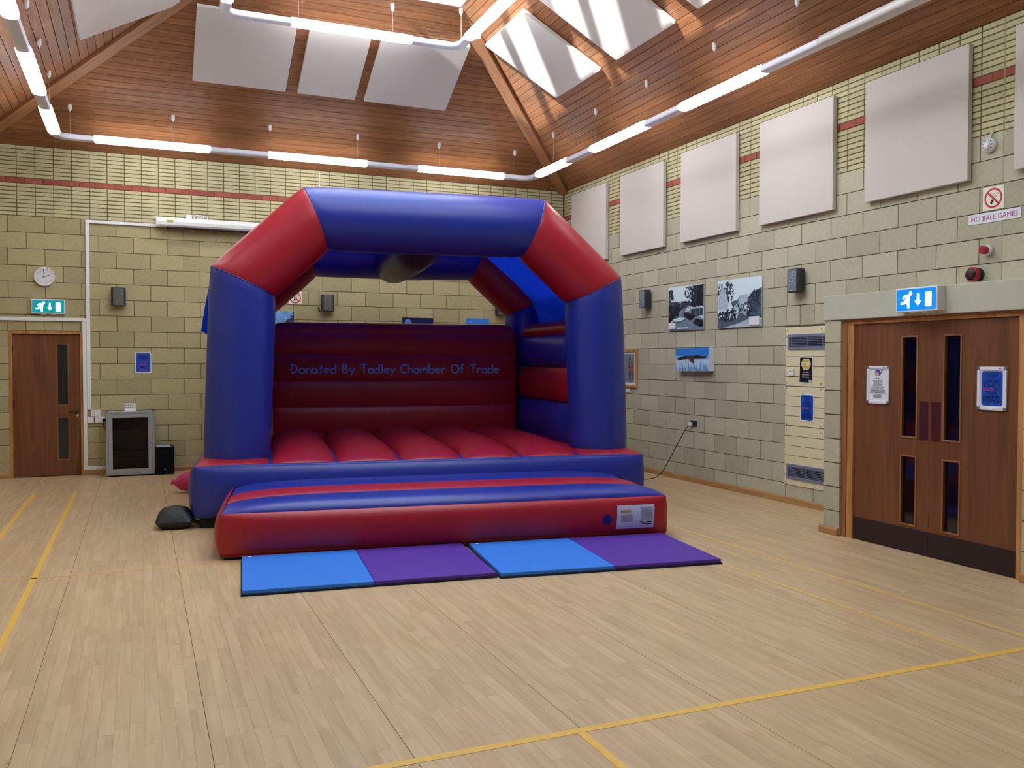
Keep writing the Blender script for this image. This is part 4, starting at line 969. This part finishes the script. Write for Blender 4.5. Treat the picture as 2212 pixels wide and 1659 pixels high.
# wall speakers
def wall_speaker(M, label, grille):
    t = empty('wall_speaker', M, label, 'speaker', 'small loudspeakers on the hall walls')
    one('bracket', M_BLACK, lambda q: q.box(-0.03, 0.03, -0.05, 0.05, 0, 0.03), t)
    def body(q):
        n = 10; hw_, hh = 0.094, 0.128; pts = [(-hw_, 0.03), (hw_, 0.03), (hw_, 0.10)]+[(hw_*math.cos(math.pi*i/n), 0.10+0.035*math.sin(math.pi*i/n)) for i in range(1, n)]+[(-hw_, 0.10)]
        q.prism(pts, -hh, hh); q.v = [(x, z, y) for x, y, z in q.v]; q.f = [f[::-1] for f in q.f]
    one('speaker_body', M_DGREY, body, t)
    def gr(q):
        n = 12; hw_, hh = 0.087, 0.120; vs = [(hw_*math.cos(math.pi*(1-i/n)), y, 0.1015+0.036*math.sin(math.pi*i/n)) for y in (-hh, hh) for i in range(n+1)]
        q.add(vs, [(i, i+1, n+2+i, n+1+i) for i in range(n)], 0, smooth=True)
    one('speaker_grille', grille, gr, t)
GR1 = mat('speaker_grille', (100, 102, 96), 0.7, 0.3, noise=(90, 0.55)); GR2 = mat('speaker_grille_speckled', (120, 130, 142), 0.6, 0.4, noise=(75, 0.85))
wall_speaker(back_frame(-0.275, 2.522), 'grey wall speaker on the back wall between trunking and castle', GR1)
wall_speaker(back_frame(2.685, 2.515), 'grey wall speaker on the back wall seen through the castle arch', GR1)
wall_speaker(back_frame(5.60, 2.522), 'grey wall speaker on the back wall partly behind the castle shoulder', GR1)
wall_speaker(right_frame(10.93, 2.52), 'speckled wall speaker beside the framed village photograph', GR2)
wall_speaker(right_frame(7.76, 2.52), 'speckled wall speaker above the cream louvred panel', GR2)
# posters on the back wall
def board(name, M, w_, h_, label, cat, th=0.004, mside=None, group=None):
    t = empty(name, M, label, cat, group); one('backing', mside or P_WHITE, lambda q: q.box(-w_/2, w_/2, -h_/2, h_/2, 0, th), t); return t
t = board('notice', back_frame(0.041, 1.586), 0.216, 0.30, 'blue notice with dark and pink words above the grey cabinet', 'notice')
p = Print(); p.rect(-0.108, 0.108, -0.15, 0.15, P_WHITE); p.rect(-0.096, 0.096, -0.137, 0.137, P_BLUE, 0.025)
p.lines(0, 0.09, 0.03, 3, 0.10, 0.14, 0.016, P_NAVY, 11); p.lines(0.02, 0.005, 0.005, 1, 0.07, 0.08, 0.016, P_MAG, 12); p.lines(0, -0.035, -0.035, 1, 0.10, 0.11, 0.018, P_MAG, 13); p.lines(-0.01, -0.075, -0.075, 1, 0.06, 0.08, 0.018, P_NAVY, 14); p.lines(0.005, -0.12, -0.12, 1, 0.09, 0.1, 0.016, P_MAG, 15)
p.build('notice_print', t, (0, 0, 0.0042))
def no_smoking(t, w_):
    p = Print(0.0006); h = w_/2; p.rect(-h, h, -h, h, P_CREAM); p.ring(0, 0.0, h*0.70, h*0.86, P_RED)
    p.bar(-h*0.06, -h*0.18, h*0.42, h*0.40, h*0.13, P_GREY); p.bar(-h*0.04, -h*0.155, h*0.40, h*0.375, h*0.09, P_CREAM); p.bar(-h*0.22, -h*0.46, -h*0.03, -h*0.16, h*0.2, P_BLACK)
    pts = arc(-0.05*h/1, 0.22*h, 0.26*h, 0.16*h, 160, -20, 8)+arc(-0.18*h, -0.02*h, 0.14*h, 0.2*h, 30, 220, 8)
    for a, b in zip(pts[:-1], pts[1:]): p.b.add([(a[0], a[1], p.z+p.step), (b[0], b[1], p.z+p.step), (b[0], b[1]+h*0.03, p.z+p.step), (a[0], a[1]+h*0.03, p.z+p.step)], [(0, 1, 2, 3)], p.mi(P_GREY))
    p.z += p.step; p.bar(-h*0.52, h*0.52, h*0.52, -h*0.52, h*0.16, P_RED); p.build('sign_print', t, (0, 0, 0.0042))
t = board('no_smoking_sign', back_frame(2.203, 2.585), 0.20, 0.20, 'square no-smoking sign on the back wall behind the castle arch', 'sign'); no_smoking(t, 0.20)
t = board('picture', back_frame(1.93, 2.20), 0.50, 0.35, 'unframed picture of blue sky and dark tree seen over the castle wall', 'picture', 0.02)
p = Print(); p.rect(-0.25, 0.25, -0.175, 0.175, pm('sky', (122, 172, 224), noise=(9, 0.35)))
p.poly([(0.25, 0.175), (0.22, 0.15), (0.235, 0.12), (0.19, 0.10), (0.22, 0.08), (0.15, 0.05), (0.10, 0.0), (-0.1, -0.04), (-0.25, -0.05), (-0.25, -0.175), (0.25, -0.175)], pm('tree_dark', (52, 62, 84), noise=(30, 0.4))); p.build('picture_print', t, (0, 0, 0.0205))
t = board('banner', back_frame(4.16, 2.05), 0.52, 0.54, 'dark blue poster with a round pale emblem seen over the castle wall', 'poster', 0.006)
p = Print(); p.rect(-0.26, 0.26, -0.27, 0.27, P_NAVY); p.disc(-0.165, 0.19, 0.052, pm('emblem', (116, 168, 226))); p.disc(-0.165, 0.19, 0.036, pm('emblem2', (84, 132, 204))); p.build('poster_print', t, (0, 0, 0.0062))
t = board('banner', back_frame(5.20, 2.06), 0.41, 0.54, 'bright blue poster with a small pale emblem seen over the castle wall', 'poster', 0.006)
p = Print(); p.rect(-0.205, 0.205, -0.27, 0.27, pm('bright_blue', (60, 130, 236))); p.disc(-0.13, 0.205, 0.02, pm('emblem', (116, 168, 226))); p.build('poster_print', t, (0, 0, 0.0062))
wl_ = empty('wall_camera', back_frame(2.555, 2.425), 'tiny black bracket on the back wall beside the wall speaker', 'bracket')
one('bracket_stem', M_BLACK, lambda q: q.tube([(0.02, -0.03, 0), (0.0, 0.0, 0.04), (-0.015, 0.02, 0.05)], 0.010, 8), wl_)
# projector screen case
sc = empty('projector_screen', back_frame(0.236, 3.548, 0.0), 'long white projector screen case mounted across the back wall', 'projector screen')
SLn = 3.1
def case(q):
    pts = [(0.02, 0), (0.13, 0), (0.15, 0.025), (0.155, 0.07), (0.14, 0.115), (0.10, 0.135), (0.02, 0.135)]
    q.prism(pts, 0, SLn); q.v = [(z, y, x) for x, y, z in q.v]; q.f = [f[::-1] for f in q.f]
one('screen_case', M_WPAINT, case, sc)
one('screen_bar', M_BLACK, lambda q: q.cbox(0.13, SLn-0.13, -0.022, 0.002, 0.05, 0.14, 0.004), sc)
one('end_cap', M_WHITE, lambda q: q.cbox(-0.012, 0.012, -0.004, 0.138, 0.012, 0.158, 0.004), sc)
one('mount_bracket', M_WHITE, lambda q: [q.cbox(x-0.04, x+0.04, 0.12, 0.20, 0, 0.06, 0.004) for x in (0.44, 2.6)], sc)
one('warning_sticker', P_YEL, lambda q: q.box(0.13, 0.225, 0.062, 0.092, 0.1545, 0.1575), sc)
one('cable_loop', M_WHITE, lambda q: [q.tube([(0.60+0.045*math.cos(a/10*6.28)+dx, 0.165+0.03*math.sin(a/10*6.28), 0.06+0.02*math.sin(a)) for a in range(10)], 0.008, 6, closed=True) for dx in (-0.05, 0.0, 0.05)], sc)
one('pull_ring', M_WHITE, lambda q: q.tube([(0.47+0.03*math.cos(R(180+i*18)), -0.022+0.022*math.sin(R(180+i*18)), 0.10) for i in range(11)], 0.005, 6), sc)
pd = empty('motion_sensor', back_frame(2.48, 4.12), 'white sensor dome on the back wall peeping over the castle top', 'sensor')
one('sensor_dome', M_WHITE, lambda q: q.lathe([(0.07, 0), (0.075, 0.05), (0.05, 0.10), (0.02, 0.12)], 20), pd)
one('sensor_lead', M_WHITE, lambda q: q.tube([(0.07, 0.05, 0.02), (0.10, 0.10, 0.01), (0.10, 0.40, 0.008)], 0.006, 6), pd)

# ------------------------------------------------------------------ things on the right wall
t = board('no_smoking_sign', right_frame(5.365, 3.036), 0.205, 0.20, 'square no-smoking sign on the block wall above the white plate', 'sign'); no_smoking(t, 0.20)
t = board('ball_games_sign', right_frame(5.354, 2.875), 0.504, 0.088, 'long white plate reading NO BALL GAMES on the block wall', 'sign', 0.006)
p = Print(); p.rect(-0.252, 0.252, -0.044, 0.044, P_WHITE); p.text('NO BALL GAMES', 0, -0.022, 0.044, P_MAG, width=0.45); p.build('sign_print', t, (0, 0, 0.0062))
al = empty('alarm_beacon', right_frame(5.40, 2.588), 'small red alarm beacon on a white base above the sounder', 'alarm')
one('beacon_base', M_WHITE, lambda q: q.lathe([(0.045, 0), (0.047, 0.03), (0.040, 0.045)], 20), al); one('beacon_lens', mat('red_lens', (168, 18, 40), 0.2, 0.6), lambda q: q.lathe([(0.036, 0.045), (0.036, 0.085), (0.030, 0.092)], 20), al)
al = empty('alarm_sounder', right_frame(5.50, 2.385), 'round red and black alarm sounder above the concrete lintel', 'alarm')
one('sounder_base', M_BLACK, lambda q: q.lathe([(0.058, 0), (0.06, 0.045)], 24), al); one('sounder_body', mat('red_plastic', (176, 24, 48), 0.35, 0.5), lambda q: q.lathe([(0.058, 0.045), (0.064, 0.06), (0.064, 0.09), (0.055, 0.10)], 28), al)
one('sounder_grille', M_BLACK, lambda q: q.lathe([(0.052, 0.10), (0.050, 0.104), (0.008, 0.104)], 28), al); one('sounder_centre', MATS['red_plastic'], lambda q: q.lathe([(0.010, 0.104), (0.008, 0.107)], 12), al)
sm = empty('smoke_detector', right_frame(5.40, 3.495), 'round white smoke detector with a lead just under the brick band', 'smoke detector')
one('detector_body', M_WHITE, lambda q: q.lathe([(0.062, 0), (0.064, 0.02), (0.056, 0.04), (0.030, 0.045), (0.027, 0.06), (0.015, 0.064)], 28), sm)
one('detector_slots', M_DGREY, lambda q: [q.box(0.043*math.cos(a)-0.006, 0.043*math.cos(a)+0.006, 0.043*math.sin(a)-0.004, 0.043*math.sin(a)+0.004, 0.040, 0.0445) for a in [R(40+i*40) for i in range(9)]], sm)
one('detector_lead', M_WHITE, lambda q: q.tube([(0.0, 0.05, 0.02), (0.01, 0.085, 0.02), (0.03, 0.125, 0.004)], [0.011, 0.009, 0.006], 8), sm)
# photographs
T1 = pm('photo_dark', (26, 30, 44), noise=(40, 0.6)); T2 = pm('photo_mid', (84, 96, 116), noise=(45, 0.4)); T3 = pm('photo_road', (120, 134, 154), noise=(12, 0.12)); T4 = pm('photo_sky', (212, 232, 240)); T5 = pm('photo_pale', (176, 190, 206), noise=(30, 0.2)); T6 = pm('photo_tree', (52, 62, 82), noise=(35, 0.6))
def blobs(p, pts, r, m, seed):
    g = random.Random(seed)
    for x, y in pts:
        n = 9; p.poly([(x+r*g.uniform(0.6, 1.25)*math.cos(2*math.pi*i/n), y+r*g.uniform(0.6, 1.25)*math.sin(2*math.pi*i/n)) for i in range(n)], m)
def foliage(p, cx, cy, rx, ry, n, tones, seed, r=(0.010, 0.026)):
    g = random.Random(seed)
    for i in range(n):
        a = g.uniform(0, 6.283); q = math.sqrt(g.uniform(0, 1)); x, y = cx+rx*q*math.cos(a), cy+ry*q*math.sin(a)
        lim = lambda v, m_: max(-m_, min(m_, v)); k = 7; rr = g.uniform(*r)
        pts = [(lim(x+rr*g.uniform(.5, 1.3)*math.cos(6.283*i_/k), PW), lim(y+rr*g.uniform(.5, 1.3)*math.sin(6.283*i_/k), 0.299)) for i_ in range(k)]
        p.z += 0.00002; p.b.add([(u, v, p.z) for u, v in pts], [tuple(range(k))], p.mi(g.choice(tones)))
PW = 0.41
t = board('photograph', right_frame(9.972, 2.339, 0.012), 0.825, 0.60, 'large black-and-white photograph of a tree-lined village road on the block wall', 'photograph', 0.006)
p = Print(0.0002); p.rect(-0.4125, 0.4125, -0.30, 0.30, T4); 
p.poly([(-0.4125, -0.20), (0.4125, -0.16), (0.4125, -0.30), (-0.4125, -0.30)], T3)
p.poly([(-0.36, -0.20), (-0.05, 0.0), (0.08, 0.0), (0.4125, -0.17), (0.4125, -0.25)], T3)
p.poly([(-0.4125, 0.06), (-0.25, 0.10), (-0.1, 0.05), (0.0, 0.08), (0.1, 0.10), (0.15, 0.02), (-0.05, 0.0), (-0.36, -0.17), (-0.4125, -0.19)], T6)
p.poly([(-0.4125, 0.02), (-0.22, 0.03), (-0.1, -0.02), (-0.34, -0.17), (-0.4125, -0.2)], T1)
foliage(p, -0.36, 0.14, 0.055, 0.14, 60, [T1, T6, T6], 1); foliage(p, -0.15, 0.04, 0.24, 0.05, 90, [T1, T6, T2], 21); foliage(p, -0.28, -0.05, 0.13, 0.09, 60, [T1, T1, T6], 22)
p.poly([(0.05, 0.27), (0.12, 0.20), (0.16, 0.10), (0.10, 0.04), (0.18, 0.0), (0.30, 0.03), (0.4125, 0.0), (0.4125, 0.295), (-0.03, 0.28)], T1); foliage(p, 0.10, 0.20, 0.12, 0.09, 70, [T1, T6, T4], 2, (0.006, 0.018)); foliage(p, 0.28, 0.13, 0.14, 0.15, 70, [T1, T1, T1, T6], 23)
p.poly([(0.0, -0.02), (0.12, 0.04), (0.12, -0.05), (0.0, -0.06)], T5); p.rect(0.14, 0.40, -0.11, -0.02, T6)
for x in (0.24, 0.32): p.rect(x, x+0.014, -0.11, 0.0, T5)
p.poly([(-0.05, -0.06), (0.06, -0.06), (0.21, -0.11), (0.20, -0.14), (0.11, -0.17), (-0.02, -0.11)], T1)
p.poly([(0.24, -0.15), (0.40, -0.18), (0.4125, -0.25), (0.34, -0.26), (0.18, -0.21)], T1)
p.poly([(-0.30, -0.14), (-0.1, -0.12), (0.0, -0.14), (-0.1, -0.175), (-0.25, -0.175)], T4)
p.rect(-0.395, -0.225, -0.275, -0.19, P_WHITE); p.lines(-0.06, -0.28, -0.28, 1, 0.24, 0.26, 0.018, P_WHITE, 5); p.build('photo_print', t, (0, 0, 0.0062))
t = board('photograph', right_frame(8.828, 2.34, 0.012), 0.86, 0.60, 'large black-and-white photograph of a cottage with a white gable on the block wall', 'photograph', 0.006)
PW = 0.428
p = Print(0.0002); p.rect(-0.43, 0.43, -0.30, 0.30, T4)
p.poly([(-0.43, -0.30), (0.43, -0.30), (0.43, -0.12), (-0.43, -0.14)], T2); p.poly([(-0.32, -0.30), (0.0, -0.25), (0.20, -0.20), (0.0, -0.10), (0.12, -0.10), (0.43, -0.2), (0.43, -0.30)], T5)
foliage(p, -0.38, 0.15, 0.06, 0.12, 60, [T1, T6, T2, T4], 3, (0.008, 0.02)); foliage(p, -0.21, 0.15, 0.10, 0.13, 90, [T6, T2, T6, T1], 31, (0.008, 0.02))
p.poly([(-0.43, 0.04), (-0.33, 0.24), (-0.24, 0.10), (-0.22, -0.08), (-0.40, -0.06)], T5); p.poly([(-0.16, 0.02), (-0.02, 0.04), (0.02, 0.09), (0.17, 0.10), (0.17, -0.02), (-0.13, -0.03)], T2); p.poly([(0.02, 0.09), (0.17, 0.10), (0.17, 0.0), (-0.03, -0.03)], T5)
p.poly([(0.17, 0.04), (0.24, 0.11), (0.43, 0.16), (0.43, -0.20), (0.15, -0.18)], T6); p.poly([(0.28, 0.02), (0.43, 0.10), (0.43, -0.16), (0.22, -0.16)], T2)
foliage(p, -0.22, -0.14, 0.20, 0.07, 150, [T1, T1, T6, T2, T4], 4, (0.008, 0.024)); foliage(p, 0.05, -0.06, 0.18, 0.06, 110, [T1, T4, T6, T5], 5, (0.006, 0.020)); foliage(p, 0.30, 0.0, 0.12, 0.13, 110, [T6, T6, T2, T1], 6, (0.008, 0.022))
p.poly([(-0.35, 0.30), (-0.33, 0.30), (-0.325, 0.24), (-0.34, 0.24)], T4); p.rect(0.21, 0.40, -0.28, -0.18, P_WHITE); p.build('photo_print', t, (0, 0, 0.0062))
t = board('canvas_picture', right_frame(9.735, 1.640, 0.0) @ Matrix.Rotation(R(0.8), 4, 'Z'), 0.765, 0.305, 'canvas painting of an eagle over icy mountains on the block wall', 'painting', 0.075)
p = Print(0.0004); p.rect(-0.3825, 0.3825, -0.1525, 0.1525, pm('ice', (186, 210, 238), noise=(10, 0.12))); p.poly([(-0.3825, 0.03), (0.3825, 0.02), (0.3825, 0.1525), (-0.3825, 0.1525)], pm('deep_sky', (46, 132, 226)))
p.poly([(-0.3825, 0.06), (-0.1, 0.05), (0.1, 0.045), (0.3825, 0.06), (0.3825, 0.0), (-0.3825, 0.0)], pm('haze', (128, 184, 236)))
g = random.Random(4)
for i in range(11):
    x = -0.36+i*0.068; h_ = g.uniform(0.05, 0.14); p.poly([(x-0.01, -0.15), (x-0.005+g.uniform(-.02, .02), -0.15+h_), (x+g.uniform(0.03, 0.06), -0.15+g.uniform(0, .03))], pm('ice_shadow', (112, 152, 200)))
EB = pm('eagle', (52, 34, 34)); p.poly([(-0.35, 0.02), (-0.24, 0.045), (-0.12, 0.055), (-0.03, 0.05), (-0.03, 0.02), (-0.10, 0.025), (-0.20, 0.01), (-0.30, 0.0)], EB)
p.poly([(0.0, 0.05), (0.12, 0.06), (0.24, 0.045), (0.34, 0.05), (0.32, 0.03), (0.30, 0.02), (0.18, 0.02), (0.06, 0.02), (0.0, 0.02)], EB); p.poly([(-0.05, 0.05), (0.01, 0.06), (0.05, 0.02), (0.06, -0.03), (0.02, -0.045), (-0.04, -0.02), (-0.06, 0.01)], pm('eagle_body', (96, 52, 44)))
p.poly([(0.22, 0.075), (0.235, 0.095), (0.24, 0.08), (0.245, 0.075)], EB); p.poly([(-0.20, 0.08), (-0.17, 0.085), (-0.16, 0.08)], EB); p.build('painting_print', t, (0, 0, 0.0752))
t = empty('framed_picture', right_frame(11.475, 1.511), 'framed painting of a bay horse half hidden behind the castle column', 'painting')
W_, H_ = 0.495, 0.58
one('picture_frame', M_FRAME, lambda q: [q.cbox(*bx, 0, 0.024, 0.003) for bx in ((-W_/2, -W_/2+0.055, -H_/2, H_/2), (W_/2-0.055, W_/2, -H_/2, H_/2), (-W_/2+0.055, W_/2-0.055, -H_/2, -H_/2+0.045), (-W_/2+0.055, W_/2-0.055, H_/2-0.045, H_/2))], t)
p = Print(0.0005); p.rect(-0.20, 0.20, -0.25, 0.25, P_WHITE); p.rect(-0.16, 0.155, -0.215, 0.215, pm('horse_ground', (116, 130, 140), noise=(14, 0.12)))
HB = pm('bay', (142, 84, 74)); HD = pm('bay_dark', (66, 50, 54))
p.poly([(0.02, 0.10), (0.07, 0.10), (0.115, 0.06), (0.12, 0.0), (0.10, -0.05), (0.05, -0.08), (0.0, -0.05), (-0.02, 0.0)], HB); p.poly([(-0.01, 0.0), (0.0, 0.14), (0.01, 0.19), (0.03, 0.17), (0.04, 0.19), (0.055, 0.15), (0.05, 0.06), (0.02, 0.0)], HD); p.poly([(0.02, 0.13), (0.035, 0.14), (0.045, 0.04), (0.03, 0.03)], P_WHITE)
for x, l in ((0.0, -0.18), (0.04, -0.19), (0.095, -0.17)): p.poly([(x, -0.05), (x+0.022, -0.05), (x+0.018, l), (x+0.004, l)], HD)
p.build('painting_print', t, (0, 0, 0.006))
t = board('price_tag', right_frame(11.50, 1.18), 0.10, 0.055, 'tiny white card under the framed horse painting', 'label', 0.012)
# louvred cream panel
vp = empty('vent_panel', right_frame(7.385, 0.214), 'cream boarded panel with two grey louvres set in the block wall', 'vent panel')
one('panel_recess', M_BLACK, lambda q: q.box(-0.605, 0.605, 0, 1.80, -0.0069, -0.004), vp)
nb = 16
for i in range(nb):
    z0 = i*1.796/nb; gap = 0.005 if i in (6, 10) else 0.003
    one('panel_board', M_CREAM, lambda q: q.cbox(-0.60, 0.60, z0+gap, z0+1.796/nb-0.003, -0.005, 0.010, 0.0015), vp)
SCREW = mat('screw', (90, 84, 74), 0.4, 0.5, metal=0.5)
for zz in (0.03, 0.62, 0.70, 1.10, 1.16, 1.76):
    for x in (-0.575, -0.03): one('screw', SCREW, lambda q: q.lathe([(0.007, 0.010), (0.007, 0.012)], 10, center=(x, zz, 0)), vp)
for z0 in (0.072, 1.542):
    lv = one('louvre_frame', M_VENT, lambda q: [q.box(*bx, 0.010, 0.022) for bx in ((-0.555, -0.53, z0, z0+0.168), (0.53, 0.555, z0, z0+0.168), (-0.53, 0.53, z0, z0+0.03), (-0.53, 0.53, z0+0.138, z0+0.168), (-0.495, -0.487, z0+0.03, z0+0.138), (-0.245, -0.237, z0+0.03, z0+0.138), (0.0, 0.008, z0+0.03, z0+0.138), (0.26, 0.268, z0+0.03, z0+0.138))], vp)
    one('louvre_dark', M_BLACK, lambda q: q.box(-0.53, 0.53, z0+0.03, z0+0.138, 0.010, 0.0115), lv)
    for i in range(6): one('slat', M_VENT, lambda q: q.box(-0.53, 0.53, z0+0.037+i*0.0178, z0+0.0430+i*0.0178, 0.0115, 0.019), lv)
t = board('stop_poster', right_frame(7.645, 1.524, 0.011) @ Matrix.Rotation(R(-1.0), 4, 'Z'), 0.212, 0.297, 'black poster with a yellow stop hexagon on the cream panel', 'poster', 0.003)
p = Print(); p.rect(-0.106, 0.106, -0.1485, 0.1485, P_WHITE); p.rect(-0.098, 0.098, -0.138, 0.138, P_BLACK)
p.poly([(-0.078, 0.065), (-0.042, 0.005), (0.042, 0.005), (0.078, 0.065), (0.042, 0.125), (-0.042, 0.125)], P_CREAM); p.poly([(-0.070, 0.065), (-0.038, 0.012), (0.038, 0.012), (0.070, 0.065), (0.038, 0.118), (-0.038, 0.118)], P_YEL); p.text('STOP', 0, 0.048, 0.036, P_WHITE, width=0.12, bold=0.02)
p.lines(0, -0.03, -0.085, 3, 0.08, 0.12, 0.010, P_LGREY, 21); p.rect(0.05, 0.095, -0.135, -0.11, P_LGREY); p.build('poster_print', t, (0, 0, 0.0032))
t = board('notice', right_frame(7.622, 1.106, 0.011), 0.216, 0.298, 'blue chairs and tables notice stuck on the cream panel', 'notice', 0.003)
p = Print(); blue_notice(p, 0.216, 0.297); p.build('notice_print', t, (0, 0, 0.0032))
t = empty('thermostat', right_frame(7.878, 1.497, 0.010), 'small white thermostat on the cream panel beside the stop poster', 'thermostat')
one('thermostat_body', M_WHITE, lambda q: q.cbox(-0.046, 0.046, -0.037, 0.037, 0, 0.024, 0.004), t); one('thermostat_window', M_DGREY, lambda q: q.box(-0.014, 0.010, 0.012, 0.022, 0.024, 0.0255), t)
# socket with castle lead
t = empty('wall_socket', right_frame(9.78, 0.79), 'dark recessed socket in the block wall with a white plug', 'socket')
one('socket_rim', M_WHITE, lambda q: [q.box(*bx, 0, 0.006) for bx in ((-0.078, 0.078, 0.040, 0.046), (0.072, 0.078, -0.046, 0.046))], t); one('socket_plate', mat('dark_plate', (44, 38, 42), 0.3, 0.5, metal=0.3), lambda q: q.cbox(-0.075, 0.073, -0.045, 0.041, 0, 0.008, 0.002), t)
t = empty('power_lead', right_frame(9.83, 0.78, 0.008), 'white plug with a black lead trailing to the bouncy castle', 'cable')
one('plug_body', M_WPAINT, lambda q: q.cbox(-0.026, 0.026, -0.025, 0.022, 0, 0.045, 0.008), t)
lp = [(-0.0, -0.02, 0.03)]
W3 = [(6.74, 9.88, 0.70), (6.70, 10.02, 0.48), (6.66, 10.12, 0.30), (6.60, 10.18, 0.14), (6.52, 10.20, 0.05), (6.42, 10.22, 0.014), (6.25, 10.24, 0.008), (6.0, 10.30, 0.008), (5.75, 10.42, 0.008), (5.60, 10.55, 0.008)]
MI = t.matrix_world.inverted()
lp += [tuple(MI @ Vector(v)) for v in W3]
fine = []
for i in range(len(lp)-1):
    p0, p1, p2, p3 = [Vector(lp[max(0, min(len(lp)-1, i+k))]) for k in (-1, 0, 1, 2)]
    for s_ in range(5):
        u = s_/5; fine.append(0.5*((2*p1)+(p2-p0)*u+(2*p0-5*p1+4*p2-p3)*u*u+(3*p1-p0-3*p2+p3)*u**3))
fine.append(Vector(lp[-1]))
one('lead', M_BLACK, lambda q: q.tube(fine, 0.0055, 6), t)
